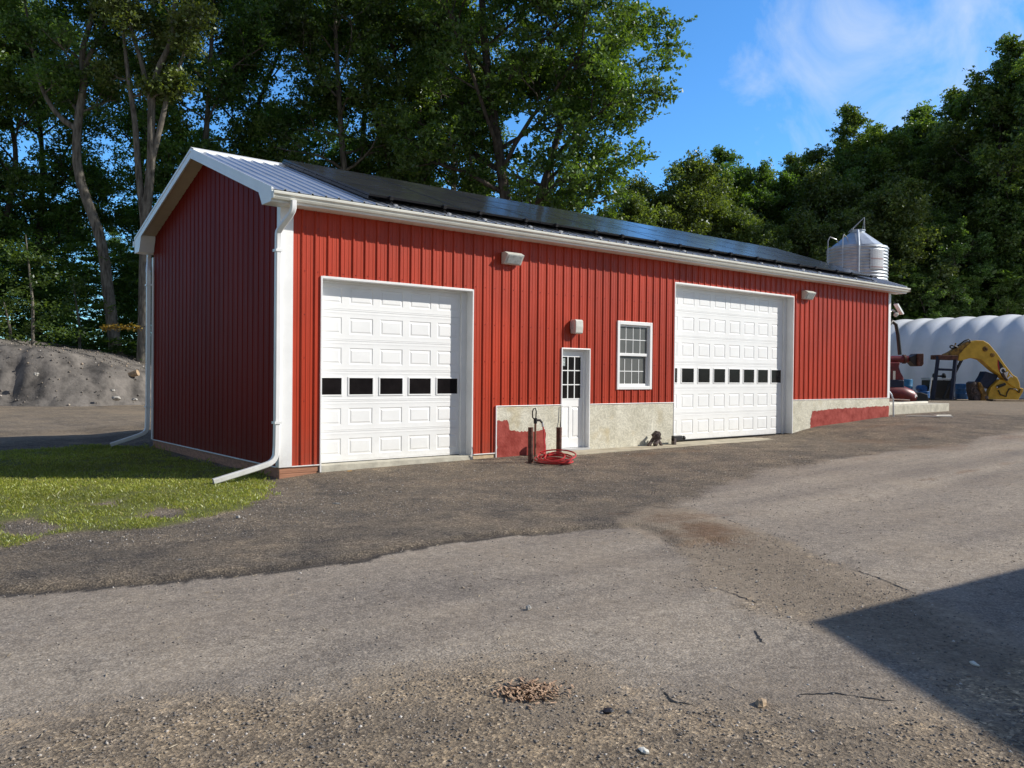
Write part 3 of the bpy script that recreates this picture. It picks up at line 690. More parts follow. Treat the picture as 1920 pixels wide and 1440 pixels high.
# rake fascia boards, soffits, eave returns
def rake(x, sg):
    m = MB(); ye = RIDGE_Y-sg*(RIDGE_Y+OV+.02)
    for (xa, xb, top, bot) in ((x-.012, x+.012, .022, -.155), (x-.02, x-.0125, .03, -.02), (x-.018, x-.0126, -.10, -.158)):
        vs = [(xa, RIDGE_Y, ZR+top), (xa, ye, zroof(ye)+top), (xa, ye, zroof(ye)+bot), (xa, RIDGE_Y, ZR+bot)]
        vs += [(xb, v[1], v[2]) for v in vs]
        m.add(vs, [(0,1,2,3),(7,6,5,4),(0,4,5,1),(1,5,6,2),(2,6,7,3),(3,7,4,0)])
    m.build('rake_fascia', M['white'], barn)
for x in (RXL+.005, RXR-.005):
    for sg in (1, -1): rake(x, sg)
for (xa, xb) in ((RXL+.02, XL-.002), (XR+.002, RXR-.02)):
    for sg in (1, -1):
        ye = RIDGE_Y-sg*(RIDGE_Y+.0); m = MB()
        m.add([(xa, RIDGE_Y, ZR-.125), (xb, RIDGE_Y, ZR-.125), (xb, ye, zroof(ye)-.125), (xa, ye, zroof(ye)-.125), (xa, RIDGE_Y, ZR-.11), (xb, RIDGE_Y, ZR-.11), (xb, ye, zroof(ye)-.11), (xa, ye, zroof(ye)-.11)], [(0,1,2,3),(7,6,5,4),(0,4,5,1),(1,5,6,2),(2,6,7,3),(3,7,4,0)])
        m.build('rake_soffit', M['soffit'], barn)
for sg in (1, -1):
    ya = RIDGE_Y-sg*(RIDGE_Y+OV); yb = RIDGE_Y-sg*(RIDGE_Y+.0)
    trim('eave_soffit', [((RXL+.02, min(ya, yb), ZE-.012), (RXR-.02, max(ya, yb), ZE+.004))], M['cream'])
    trim('eave_fascia', [((RXL+.018, ya-.01, ZE-.02), (RXR-.018, ya+.01, zroof(ya)-.02))])
    # boxed return at each gable corner
    for (xa, xb) in ((RXL-.012, XL-.004), (XR+.004, RXR+.012)):
        yc = RIDGE_Y-sg*(RIDGE_Y-.16); m = MB()
        pf = [(ya, ZE-.022), (ya, zroof(ya)-.05), (yc, zroof(yc)-.13), (yc, zroof(yc)-.16), (yb+sg*.02 if sg > 0 else yb-.02, ZE-.022)]
        m.prism(pf, ((xa+xb)/2, 0, 0), (0,1,0), (0,0,1), (1,0,0), abs(xb-xa)); m.build('eave_return', M['white'], barn, bevel=.004)
# K-style gutter
def gutter(sg):
    y0 = RIDGE_Y-sg*(RIDGE_Y+OV+.012)
    pf = [(0,.0),(.055,0),(.075,.03),(.082,.055),(.11,.075),(.115,.10),(.115,.115),(.100,.115),(.098,.10),(.006,.012),(.006,.115),(0,.115)]
    z0 = zroof(RIDGE_Y-sg*(RIDGE_Y+OV+.03))-.150
    m = MB(); m.prism([(-sg*a, b) for a, b in pf], ((RXL+RXR)/2, y0, z0), (0,1,0), (0,0,1), (1,0,0), RXR-RXL+.03)
    m.box((RXL-.018, y0-sg*.1, z0+.004), (RXL-.014, y0, z0+.11)); m.box((RXR+.014, y0-sg*.1, z0+.004), (RXR+.018, y0, z0+.11))
    o = m.build('gutter', M['cream'], barn)
    # water line inside is hidden; brackets show as small clips
    return y0, z0
gy0, gz_ = gutter(1); gutter(-1)
# downspouts
def downspout(x, yg, sg, tipx, tipy, tipz, name='downspout'):
    m = MB(); w_, h_ = .085, .06
    pts = [(x+.10, yg-sg*.06, gz_+.01), (x+.10, yg-sg*.06, gz_-.16), (x+.0, yg+sg*.24, gz_-.42), (x, yg+sg*.27, gz_-.50), (x, yg+sg*.27, tipz+.42), (x-.05, yg+sg*.265, tipz+.30), (x-.16, yg+sg*.255, tipz+.235), (tipx, tipy, tipz+.03)]
    # rounded rectangle section swept along the path
    P_ = [np.array(p, float) for p in pts]
    # refine with Chaikin
    for _ in range(2):
        q = [P_[0]]
        for i in range(len(P_)-1): q += [P_[i]*.8+P_[i+1]*.2, P_[i]*.2+P_[i+1]*.8]
        q.append(P_[-1]); P_ = q
    sec = [(-.5,-.36),(-.36,-.5),(.36,-.5),(.5,-.36),(.5,.36),(.36,.5),(-.36,.5),(-.5,.36)]
    vs = []; n = len(sec)
    for i, p in enumerate(P_):
        d = P_[min(i+1, len(P_)-1)]-P_[max(i-1, 0)]; d /= np.linalg.norm(d)
        a_ = np.array([0,1.0,0]); a_ = a_-d*np.dot(a_, d); a_ /= np.linalg.norm(a_); b_ = np.cross(d, a_)
        for (u, v) in sec: vs.append(p+a_*u*w_+b_*v*w_)
    fs = []
    for i in range(len(P_)-1):
        for k in range(n): k2 = (k+1) % n; fs.append((i*n+k, i*n+k2, (i+1)*n+k2, (i+1)*n+k))
    fs.append(tuple(range(n))); m.add(vs, fs)
    o = m.build(name, M['white'], barn, smooth=True)
    for z in (3.42, .72):
        k = MB(); yc = yg+sg*.27; k.box((x-.055, yc-.05, z-.02), (x-.047, yc+.075, z+.02)); k.box((x-.055, yc+sg*.05, z-.02), (x+.06, yc+sg*.058, z+.02)); k.box((x-.055, yc-sg*.058, z-.02), (x+.06, yc-sg*.05, z+.02)); k.build('bracket', M['white'], o)
downspout(XL-.085, gy0, 1, -1.42, -.03, -.17)
downspout(XL-.085, RIDGE_Y+(RIDGE_Y+OV+.012), -1, -1.15, W+.3, -.14)

# solar array on rails
PXW, PROW = 1.90, 1.23; AX0, AY0 = 1.10, -.14; HP = .105
sl = math.cos(math.atan(SL)); sn = math.sin(math.atan(SL)); vsl = np.array([0, sl, sn]); vn = np.array([0, -sn, sl])
def rp(x, t, h=0):   # point on the roof: t metres up the slope from AY0
    b = np.array([x, AY0, zroof(AY0)]); return b+vsl*t+vn*h
for c_ in range(9):
    for r in range(3):
        x = AX0+c_*PXW+PXW/2; t0 = r*PROW+PROW/2; f = MB()
        ctr = rp(x, t0, HP+.0175)
        hx, hy = PXW/2-.008, PROW/2-.008
        for s_ in (-1, 1):
            f.obox(ctr+vsl*s_*(hy-.006), (hx,0,0), vsl*.006, vn*.0165); f.obox(ctr+np.array([s_*(hx-.006),0,0]), (.006,0,0), vsl*(hy-.012), vn*.0165)
        pn = f.build('solar_panel', M['panel_frame'], barn)
        q = MB(); q.obox(ctr+vn*.011, (hx-.012,0,0), vsl*(hy-.012), vn*.004); q.build('solar_cells', M['panel'], pn)
rl = MB()
for t_ in (.25, .90, 1.45, 2.10, 2.65, 3.30): rl.bar(rp(AX0-.01, t_, HP-.022), rp(AX0+9*PXW+.12, t_, HP-.022), .04, .04)
rl.build('mounting_rail', M['panel_frame'], barn)
for c_ in range(9):
    for fx in (.22, .80):
        x = AX0+(c_+fx)*PXW; cl = MB()
        cl.obox(rp(x, -.015, HP+.02), (.03,0,0), vsl*.03, vn*.032); cl.tube([rp(x, -.02, .06), rp(x+.02, -.08, .03), rp(x+.03, -.15, .035)], .012, 6); cl.build('panel_clamp', M['iron'], barn)
for c_ in range(9):
    for (fx) in (.22, .80):
        x = AX0+(c_+fx)*PXW+.035; MB().obox(rp(x, -.15, .03), (.028,0,0), vsl*.03, vn*.016).build('rail_foot', M['silver'], barn)
# black strip added to stand for the shadow under the array's left end
MB().bar(rp(AX0-.004, 0, HP-.03), rp(AX0-.004, 3*PROW, HP-.03), .006, .05, up=vn).build('array_shade_strip', M['panel_frame'], barn)

# floodlights on the wall
def floodlight(x, z, label):
    w_, h_, d_ = .42, .23, .20
    m = MB(); pf = [(0,h_/2),(-d_*.55,h_/2),(-d_,h_*.30),(-d_*.45,-h_/2),(0,-h_/2)]
    m.prism(pf, (x, -.02, z), (0,1,0), (0,0,1), (1,0,0), w_)
    o = m.build('floodlight', M['lampgrey'], barn, bevel=.012); o['label'] = label
    a = np.array([0, -d_, h_*.30]); b = np.array([0, -d_*.45, -h_/2]); c_ = np.array([x, -.02, z])+(a+b)/2; e1 = (b-a)/2; nn = np.array([0, e1[2], -e1[1]]); nn /= np.linalg.norm(nn)
    if nn[1] > 0: nn = -nn
    MB().obox(c_+nn*.004, (w_/2-.045,0,0), e1*.78, nn*.006).build('lens', M['lens'], o, bevel=.003)
    return o
floodlight(4.27, 3.74, 'grey floodlight left of the barn middle'); floodlight(14.62, 3.74, 'grey floodlight right of the wide overhead door')
m = MB(); m.prism([(0,.14),(-.13,.145),(-.16,.12),(-.165,.0),(-.155,-.13),(-.12,-.15),(0,-.14)], (6.0,-.015,2.51), (0,1,0), (0,0,1), (1,0,0), .21)
lb = m.build('emergency_light', M['lampgrey'], barn, bevel=.012); MB().box((5.88,-.10,2.46),(5.895,-.02,2.62)).build('lens', M['lens'], lb)
# light and loose duct at the far corner
ex = XR+.03
m = MB(); m.tube([(ex,.02,3.55),(ex+.18,.0,3.62),(ex+.26,-.02,3.58)], .03, 8); eb = m.build('end_light', M['silver'], barn, smooth=True)
MB().lathe([(.03,0),(.07,.02),(.08,.09),(.05,.12)], (ex+.24,-.02,3.52), 12, (.5,-.6,-.5)).build('lamp_head', M['lampgrey'], eb, smooth=True)
MB().obox((ex+.36,-.10,3.66), (.13,-.03,-.15), (.015,.07,0), (.022,0,.018)).build('reflector', M['white'], eb)
m = MB(); m.tube([(ex,.08,3.10),(ex+.18,.02,3.28),(ex+.36,-.02,3.18),(ex+.46,-.04,2.85),(ex+.56,-.06,2.25)], [.07,.06,.055,.055,.06], 10); m.build('exhaust_duct', M['iron'], barn, smooth=True)
m = MB(); m.tube([(ex+.03,.04,1.15),(ex+.07,-.05,1.02),(ex+.13,-.08,.85),(ex+.14,-.09,.25)], .022, 8); m.build('drain_pipe', M['galv'], barn, smooth=True)

# ------------------------------------------------------------------ yard things in front of the barn
def bollard(x, y, h, r, lean, label):
    z = gzf(x, y); m = MB(); m.tube([(x, y, z-.2), (x+lean, y, z+h)], r, 18); m.tube([(x+lean, y, z+h-.004), (x+lean*1.02, y, z+h+.006)], r*1.04, 18)
    tag(m.build('bollard', M['rust'], smooth=True, org=(x, y, z)), label, 'bollard', 'rusty steel posts by the entry door')
bollard(3.93, -1.10, .64, .048, -.01, 'taller rusty steel post in front of the hydrant')
bollard(5.22, -.44, .55, .055, 0, 'shorter rusty steel post at the foot of the white entry door')
hx, hy = 4.36, -.72; hz = gzf(hx, hy); hyd = thing('yard_hydrant', 'brown yard hydrant with black lever head between two rusty posts', 'hydrant', (hx, hy, hz))
MB().tube([(hx,hy,hz-.1),(hx,hy,hz+.70)], .021, 10).build('standpipe', M['brown_pipe'], hyd, smooth=True)
m = MB(); m.tube([(hx,hy,hz+.68),(hx,hy,hz+.78)], .034, 12); m.tube([(hx,hy,hz+.74),(hx+.09,hy-.03,hz+.74),(hx+.13,hy-.05,hz+.69)], .022, 8); m.build('spout', M['iron'], hyd, smooth=True)
m = MB(); m.tube([(hx-.03,hy,hz+.76),(hx-.07,hy,hz+.80),(hx-.075,hy,hz+.90),(hx-.05,hy,hz+.955),(hx+.0,hy,hz+.965),(hx+.02,hy,hz+.90),(hx+.01,hy,hz+.78)], .012, 6); m.build('handle', M['iron'], hyd, smooth=True)
MB().tube([(hx+.125,hy-.05,hz+.70),(hx+.14,hy-.055,hz+.62)], .02, 8).build('hose_fitting', M['silver'], hyd, smooth=True)
# coiled hose
hc = np.array([4.24, -1.42]); pts = [(hx+.14,hy-.055,hz+.63),(hx+.155,hy-.07,hz+.50),(hx+.10,hy-.16,hz+.22),(hx-.02,hy-.28,hz+.10),(hx-.12,hy-.45,hz+.05)]
nt_ = 7; rr_ = random.Random(5)
ph0 = math.atan2(pts[-1][1]-hc[1], pts[-1][0]-hc[0])
for i in range(nt_*26):
    t = i/26; a = ph0-2*PI*t
    k = int(t); R_ = .27+.045*math.sin(k*2.4+a*.5)-.015*k*(k % 3); ox = .05*math.sin(k*1.9); oy = .04*math.cos(k*2.7)
    pts.append((hc[0]+ox+R_*math.cos(a)*1.05, hc[1]+oy+R_*math.sin(a)*1.35, gzf(hc[0], hc[1])+.022+.026*k*(.5+.5*math.sin(a+1.2))+.016*k*.5))
m = MB(); m.tube(pts, .0145, 7); tag(m.build('hose_coil', M['hose'], smooth=True, org=(hc[0], hc[1], gzf(*hc))), 'red rubber hose coiled on the gravel between the rusty posts', 'hose')
# iron scrap at the foot of the wall
c0 = np.array([8.35, -.17, -.045]); hp = thing('scrap_iron', 'rusty heap of tangled tow hitch iron against the pale foundation', 'scrap iron', c0)
for i, (a, b, w_) in enumerate([((-.20,0,0),(.02,-.02,.24),.07),((.20,-.04,0),(-.02,0,.27),.065),((-.10,-.10,.03),(.12,-.02,.18),.09),((-.04,.02,.22),(.08,0,.31),.08),((-.1,-.05,.12),(.16,-.05,.16),.05),((.1,-.02,.1),(.17,-.02,.27),.045)]):
    MB().bar(c0+np.array(a), c0+np.array(b), w_, w_*.8).build('iron_bar', M['darkrust'], hp, bevel=.008)
MB().lathe([(.04,-.02),(.075,-.02),(.075,.02),(.04,.02)], c0+np.array([.04,-.06,.25]), 14, (.2,1,.1)).build('ring', M['darkrust'], hp, smooth=True)
MB().lathe([(.03,-.03),(.08,-.02),(.08,.02),(.03,.03)], c0+np.array([-.02,-.09,.2]), 14, (.5,1,.3)).build('ring', M['darkrust'], hp, smooth=True)
c0 = np.array([9.12, -.20, -.045]); hp = thing('ball_mount', 'black iron trailer ball mount lying on the apron by the wide overhead door', 'ball mount', c0)
MB().box(c0+np.array([-.20,-.05,.08]), c0+np.array([.10,.03,.20])).build('shank', M['iron'], hp, bevel=.01)
MB().box(c0+np.array([-.20,-.06,.0]), c0+np.array([-.12,.03,.14])).build('drop_plate', M['darkrust'], hp, bevel=.01)
MB().lathe([(.02,0),(.02,.05),(.045,.07),(.05,.10),(.03,.13)], c0+np.array([.09,-.02,.14]), 14, (1,0,0)).build('ball', M['iron'], hp, smooth=True)

# cable running down beside the entry door
m = MB(); m.tube([(5.628,-.045,.88),(5.622,-.05,.6),(5.60,-.06,.5),(5.60,-.05,.1),(5.61,-.05,-.05)], .008, 6); m.build('cable', M['iron'], barn)

# small litter on the yard: each piece an individual
def chunk(name, px, py, size, m_, label, cat, flat=.5, seed=1, group=None):
    r = random.Random(seed); p = on_z(px, py, -.12); z = gzf(p[0], p[1]); mb = MB()
    import itertools
    base = []
    n, k = 7, 5
    for i in range(1, k):
        th = PI*i/k
        for j in range(n):
            a = 2*PI*j/n; s_ = .75+.4*r.random(); base.append((size[0]*math.sin(th)*math.cos(a)*s_, size[1]*math.sin(th)*math.sin(a)*s_, size[2]*math.cos(th)*s_))
    top = len(base); base.append((0,0,size[2]*.95)); base.append((0,0,-size[2]*.9))
    fs = []
    for i in range(k-2):
        for j in range(n): fs.append((i*n+j, i*n+(j+1) % n, (i+1)*n+(j+1) % n, (i+1)*n+j))
    for j in range(n): fs.append((top, j, (j+1) % n)); fs.append((top+1, (k-2)*n+j, (k-2)*n+(j+1) % n))
    a = r.uniform(0, PI); ca_, sa = math.cos(a), math.sin(a)
    mb.add([(p[0]+v[0]*ca_-v[1]*sa, p[1]+v[0]*sa+v[1]*ca_, z+size[2]*.6+v[2]) for v in base], fs)
    return tag(mb.build(name, m_, org=(p[0], p[1], z)), label, cat, group)
chunk('rock', 631, 940, (.055,.02,.012), M['stone'], 'slim white stone chip on the dark gravel in front of the left overhead door', 'stone', seed=3)
chunk('rock', 447, 967, (.035,.025,.02), M['stone'], 'pale stone at the ragged corner of the grass', 'stone', seed=4)
chunk('rock', 338, 1055, (.045,.03,.02), mat('blue_grey_stone', (.15,.17,.19), .8, 0, .2, 8), 'blue grey stone in the gravel lip left of the pavement edge', 'stone', seed=5)
chunk('rock', 991, 1143, (.022,.02,.02), M['stone'], 'single grey pebble alone on the smooth pavement', 'stone', seed=6)
chunk('rock', 1427, 1322, (.05,.03,.022), M['logwood'], 'brown bark lump lying at the broken pavement edge', 'bark lump', seed=7)
chunk('rock', 1827, 1247, (.045,.016,.012), M['boardwhite'], 'white wood chip lying inside the shadow at the right', 'wood chip', seed=8)
chunk('rock', 1207, 1410, (.04,.02,.010), M['boardwhite'], 'flat white chip in the coarse gravel at the bottom of the view', 'wood chip', seed=9)
chunk('rock', 1140, 1334, (.035,.03,.010), M['iron'], 'flat black scrap in the foreground gravel', 'scrap', seed=10)
# bark chips heap
x = rng.normal(0, .085, 420); y = rng.normal(0, .07, 420); p = on_z(993, 1300, -.12); V = []; Fs = []
pa = rng.uniform(0, PI, 420); ln = rng.uniform(.006, .028, 420); wd = rng.uniform(.002, .006, 420); zz = gz(x+p[0], y+p[1])+.010+rng.random(420)*.008*np.exp(-(x**2+y**2)/.02)
dx, dy_ = np.cos(pa)*ln, np.sin(pa)*ln; ex_, ey_ = -np.sin(pa)*wd, np.cos(pa)*wd; tz = rng.uniform(-.008, .008, 420)
V = np.stack([np.stack([p[0]+x-dx-ex_, p[1]+y-dy_-ey_, zz-tz], 1), np.stack([p[0]+x+dx-ex_, p[1]+y+dy_-ey_, zz+tz], 1), np.stack([p[0]+x+dx+ex_, p[1]+y+dy_+ey_, zz+tz+.003], 1), np.stack([p[0]+x-dx+ex_, p[1]+y-dy_+ey_, zz-tz+.003], 1)], 1).reshape(-1, 3)
tag(np_mesh('bark_chips', V, np.arange(420*4).reshape(-1, 4), M['chips']), 'small patch of orange bark chips on the foreground gravel', 'bark chips', kind='stuff')
# straw and twigs scattered everywhere
n = 1500; x = rng.uniform(-6.5, 8, n); y = rng.uniform(-11.3, -.5, n); k = grass_amount(x, y) < .1; x, y = x[k], y[k]; n = len(x); pa = rng.uniform(0, PI, n); ln = rng.uniform(.006, .026, n); wd = rng.uniform(.0012, .0025, n); zz = gsurf(x, y)+.006
dx, dy_ = np.cos(pa)*ln, np.sin(pa)*ln; ex_, ey_ = -np.sin(pa)*wd, np.cos(pa)*wd; tz = rng.uniform(-.006, .006, n)
V = np.stack([np.stack([x-dx-ex_, y-dy_-ey_, zz-tz], 1), np.stack([x+dx-ex_, y+dy_-ey_, zz+tz], 1), np.stack([x+dx+ex_, y+dy_+ey_, zz+tz+.003], 1), np.stack([x-dx+ex_, y-dy_+ey_, zz-tz+.003], 1)], 1).reshape(-1, 3)
tag(np_mesh('wood_splinters', V, np.arange(n*4).reshape(-1, 4), mat('straw', (.30,.23,.14), .85, 0, .4, 20, col2=(.5,.42,.30))), 'pale wood splinters and straw strewn over the yard', 'splinters', kind='stuff')
# fallen leaf by the left door
chunk('fallen_leaf', 655, 884, (.05,.035,.006), mat('orange_leaf', (.6,.32,.05), .7), 'yellow fallen leaf on the gravel under the left overhead door', 'leaf', seed=12)

# ------------------------------------------------------------------ right-hand side
GS = .45
sb = MB(); sx0, sx1, sy0, sy1 = 19.72, 24.9, .55, 4.6
sb.box((sx0, sy0, .1), (sx1, sy1, .64)); tag(sb.build('concrete_slab', M['palecon'], org=(22, 2, .4), bevel=.02), 'low pale concrete slab at the far corner of the barn', 'slab')
def board(a, b, w_, h_, label, grp=None, m_=M['boardwhite'], name='board'):
    mb = MB(); mb.bar(a, b, w_, h_); return tag(mb.build(name, m_, bevel=.003), label, 'board', grp)
board((20.9,.80,.68),(24.2,1.05,.68), .14, .07, 'long white board lying along the front of the concrete slab')
board((21.9,1.1,.76),(21.2,2.4,.80), .07, .04, 'left one of two short white sticks propped behind the long board')
board((23.2,1.15,.76),(22.6,2.4,.80), .07, .04, 'right one of two short white sticks propped behind the long board')
board((19.75,.75,.67),(20.8,1.3,.67), .12, .04, 'grey weathered plank on the slab next to the barn corner', m_=M['soil'])
board((19.75,-.35,.36),(20.9,-1.25,.345), .07, .03, 'thin white board lying on the ground in front of the slab')
board((20.5,-.9,.38),(21.3,-1.0,.37), .10, .03, 'short flat white offcut on the ground in front of the slab')

# helpers for flat machines seen broadside: local frame across the view
class Plane:
    def __init__(s, px, py, dep, ang=0):
        s.o = at(px, py, dep); s.px, s.py = px, py; s.k = dep/FPX
        h = np.array([RT[0], RT[1], 0]); h /= np.linalg.norm(h); c_, s_ = math.cos(ang), math.sin(ang)
        s.ex = np.array([h[0]*c_-h[1]*s_, h[0]*s_+h[1]*c_, 0]); s.ey = np.array([0,0,1.0]); s.ez = np.cross(s.ex, s.ey)   # toward camera
        s.cx = 1/max(.3, math.cos(ang))
    def p(s, px, py, off=0):
        return s.o+s.ex*(px-s.px)*s.k*s.cx-s.ey*(py-s.py)*s.k+s.ez*off
Z2 = lambda x, y: (1640+x/6.857, 580+y/6.857)     # survey sheet coordinates of the machine yard
def zs(pl, x, y, off=0): return pl.p(*Z2(x, y), off)
def zprism(pl, pts, th, off=0):
    mb = MB(); n = len(pts); vs = [zs(pl, x, y, off-th/2) for x, y in pts]+[zs(pl, x, y, off+th/2) for x, y in pts]
    return mb.add(vs, [tuple(range(n))[::-1], tuple(range(n, 2*n))]+[(i, (i+1) % n, n+(i+1) % n, n+i) for i in range(n)])

bd = 41.0; pl = Plane(*Z2(1500, 1110), bd); pl.o[2] = gzf(pl.o[0], pl.o[1])+.02; gnd = pl.o[2]
boom = thing('excavator_boom', 'yellow curved excavator boom resting on the ground in front of the white tunnel', 'excavator boom', tuple(pl.o))
boomp = [(1040,590),(1052,530),(1120,450),(1200,372),(1262,345),(1360,347),(1432,388),(1545,520),(1642,655),(1742,778),(1800,815),(1832,890),(1838,950),(1790,962),(1700,905),(1572,785),(1480,722),(1400,652),(1330,592),(1250,571),(1180,577),(1062,612)]
zprism(pl, boomp, .42).build('boom', M['yellow'], boom, bevel=.03)
zprism(pl, [(850,585),(868,540),(1060,425),(1190,352),(1215,372),(1120,460),(1045,540),(1035,600)], .36).build('boom_foot', M['dirtyyellow'], boom, bevel=.02)
for k, (x, y, r_) in enumerate(((1378,455,.13),(1470,530,.11),(1380,455,.07))):
    m = MB(); m.lathe([(r_,0),(r_,.05),(r_*.6,.06)], zs(pl, x, y, .20), 16, pl.ez); m.build('pivot_pin', M['dirtyyellow'] if k < 2 else M['iron'], boom, smooth=True)
# top edge plate and hydraulic hoses
hosepts = [[(940,425),(960,412),(1010,425),(1060,445),(1100,470)],[(945,430),(965,448),(1020,440),(1070,400),(1130,355),(1185,332),(1205,345),(1205,400),(1150,450)],[(900,540),(980,480),(1080,420),(1160,390)],[(920,560),(1000,510),(1090,450),(1170,395)],[(870,535),(950,500),(1040,430),(1110,400)],[(1050,380),(1030,440),(1090,470),(1040,540)]]
for i, hp_ in enumerate(hosepts):
    m = MB(); m.tube([zs(pl, x, y, .12-.05*i) for x, y in hp_], .035, 6); m.build('hydraulic_hose', M['iron'] if i < 2 else M['dirtyyellow'], boom, smooth=True)
zprism(pl, [(1420,1105),(1440,1040),(1472,948),(1590,838),(1640,850),(1700,905),(1760,930),(1890,955),(1885,1000),(1820,1112),(1500,1112)], .34, -.02).build('stick', M['yellow'], boom, bevel=.03)
m = MB(); m.tube([zs(pl, 1560, 980, .2), zs(pl, 1580, 1035, .22), zs(pl, 1660, 1060, .2), zs(pl, 1670, 1010, .2), zs(pl, 1700, 960, .2), zs(pl, 1780, 965, .2), zs(pl, 1825, 1010, .2), zs(pl, 1840, 960, .2)], .03, 6); m.build('hydraulic_hose', M['iron'], boom, smooth=True)
m = MB(); m.tube([zs(pl, 1540, 940, .22), zs(pl, 1640, 900, .22)], .07, 10); m.build('hydraulic_cylinder', M['iron'], boom, smooth=True)
m = MB(); m.tube([zs(pl, 1530, 945, .23), zs(pl, 1575, 925, .23)], .05, 10); m.build('cylinder_rod', M['silver'], boom, smooth=True)
m = MB(); m.tube([zs(pl, 1600, 760, .27), zs(pl, 1640, 830, .27), zs(pl, 1660, 850, .27)], .085, 8); m.build('hydraulic_cylinder', M['darkrust'], boom, smooth=True)
zprism(pl, [(1395,800),(1420,740),(1590,790),(1560,850),(1480,930),(1450,965),(1340,890)], .5, -.25).build('cylinder_guard', M['navy'], boom, bevel=.02)
zprism(pl, [(1210,890),(1240,872),(1310,875),(1350,900),(1390,985),(1425,1040),(1420,1100),(1380,1130),(1340,1150),(1250,1130),(1215,1000)], .5, -.05).build('linkage', M['darkrust'], boom, bevel=.03)
m = zprism(pl, [(1290,880),(1320,885),(1360,960),(1400,1040),(1420,1090),(1360,1140),(1330,1120),(1340,1040),(1300,960)], .16, .22); m.build('linkage_arm', M['dirtyyellow'], boom, bevel=.02)
for (x, y, r_) in ((1235,900,.10),(1255,1000,.11),(1270,1095,.12),(1395,1075,.10)): MB().lathe([(r_,0),(r_,.10),(r_*.4,.12)], zs(pl, x, y, .2), 12, pl.ez).build('pivot_pin', M['darkrust'], boom, smooth=True)
zprism(pl, [(1545,588),(1600,655),(1665,780),(1668,852),(1600,812),(1556,720)], .006, .216).build('logo_decal', M['black'], boom)
zprism(pl, [(1540,588),(1548,592),(1572,740),(1554,722),(1540,660)], .008, .219).build('logo_decal', M['decred'], boom)
cu = bpy.data.curves.new('logo', 'FONT'); cu.body = 'CAT'; cu.size = .36; cu.extrude = .003; cu.offset = .014; cu.align_x = 'LEFT'
to = bpy.data.objects.new('logo_tmp', cu); COL.objects.link(to)
dg = bpy.context.evaluated_depsgraph_get(); me = bpy.data.meshes.new_from_object(to.evaluated_get(dg)); bpy.data.objects.remove(to)
tx = bpy.data.objects.new('logo_letters', me); COL.objects.link(tx); tx.parent = boom; me.materials.clear(); me.materials.append(M['decwhite'])
Rm = Matrix([(pl.ex[0], 0, pl.ez[0]), (pl.ex[1], 0, pl.ez[1]), (0, 1, 0)]).to_4x4() @ Matrix.Rotation(math.radians(-44), 4, 'Z')
tx.matrix_basis = Matrix.Translation(Vector(zs(pl, 1560, 725, .223)-np.array(boom['_o']))) @ Rm
# stand under the boom
pf_ = Plane(*Z2(880, 1150), bd-.3); pf_.o[2] = gzf(pf_.o[0], pf_.o[1])+.02
stand = thing('steel_stand', 'tall navy steel frame stand under the left end of the yellow boom', 'stand', tuple(pf_.o))
for dz in (0,):
    for (a, b, w_) in (((808,590),(748,1145),.14),((1032,620),(988,1150),.16)):
        m = MB(); m.bar(zs(pf_, *a, dz), zs(pf_, *b, dz), w_, w_); m.build('post', M['navy'], stand, bevel=.01)
m = MB(); m.bar(zs(pf_, 800, 755, .02), zs(pf_, 1022, 762, .02), .11, .11); m.build('crossbar', M['navy'], stand, bevel=.01)
m = MB(); m.bar(zs(pf_, 800, 598, -.3), zs(pf_, 1052, 605, -.3), .8, .22); m.build('top_beam', M['rust'], stand, bevel=.02)
m = MB(); m.bar(zs(pf_, 1160, 590, -.2), zs(pf_, 1030, 820, -.1), .10, .10); m.bar(zs(pf_, 1028, 825, -.1), zs(pf_, 885, 1135, 0), .08, .08); m.build('brace', M['iron'], stand, bevel=.01)
m = MB(); m.bar(zs(pf_, 735, 1150, .05), zs(pf_, 1195, 1160, .05), .2, .10); m.bar(zs(pf_, 735, 1140, -.75), zs(pf_, 1150, 1150, -.75), .2, .10); m.build('skid', M['iron'], stand, bevel=.01)
# black engine box behind the stand
pe = Plane(*Z2(825, 1100), bd+1.6); pe.o[2] = gzf(pe.o[0], pe.o[1])+.02
eng = thing('generator_box', 'black boxy radiator unit with pale top behind the steel stand', 'radiator unit', tuple(pe.o))
zprism(pe, [(690,1100),(690,860),(968,860),(968,1100)], .9, -.3).build('casing', M['black'], eng, bevel=.03)
zprism(pe, [(688,858),(688,828),(970,835),(970,858)], .95, -.3).build('top_cover', M['galv'], eng, bevel=.01)
m = MB(); m.tube([zs(pe, 750, 800, 0), zs(pe, 900, 812, 0)], .05, 8); m.lathe([(.17,-.03),(.17,.03)], zs(pe, 885, 810, 0), 12, pe.ex); m.lathe([(.13,-.05),(.13,.05)], zs(pe, 765, 805, 0), 12, pe.ex); m.build('shaft', M['iron'], eng, smooth=True)
m = MB(); m.bar(zs(pe, 765, 860, 0), zs(pe, 765, 800, 0), .09, .09); m.bar(zs(pe, 890, 860, 0), zs(pe, 890, 810, 0), .08, .08); m.build('bearing_post', M['iron'], eng)
MB().bar(zs(pe, 672, 1090, .2), zs(pe, 700, 830, .2), .06, .06).build('side_rail', M['silver'], eng)
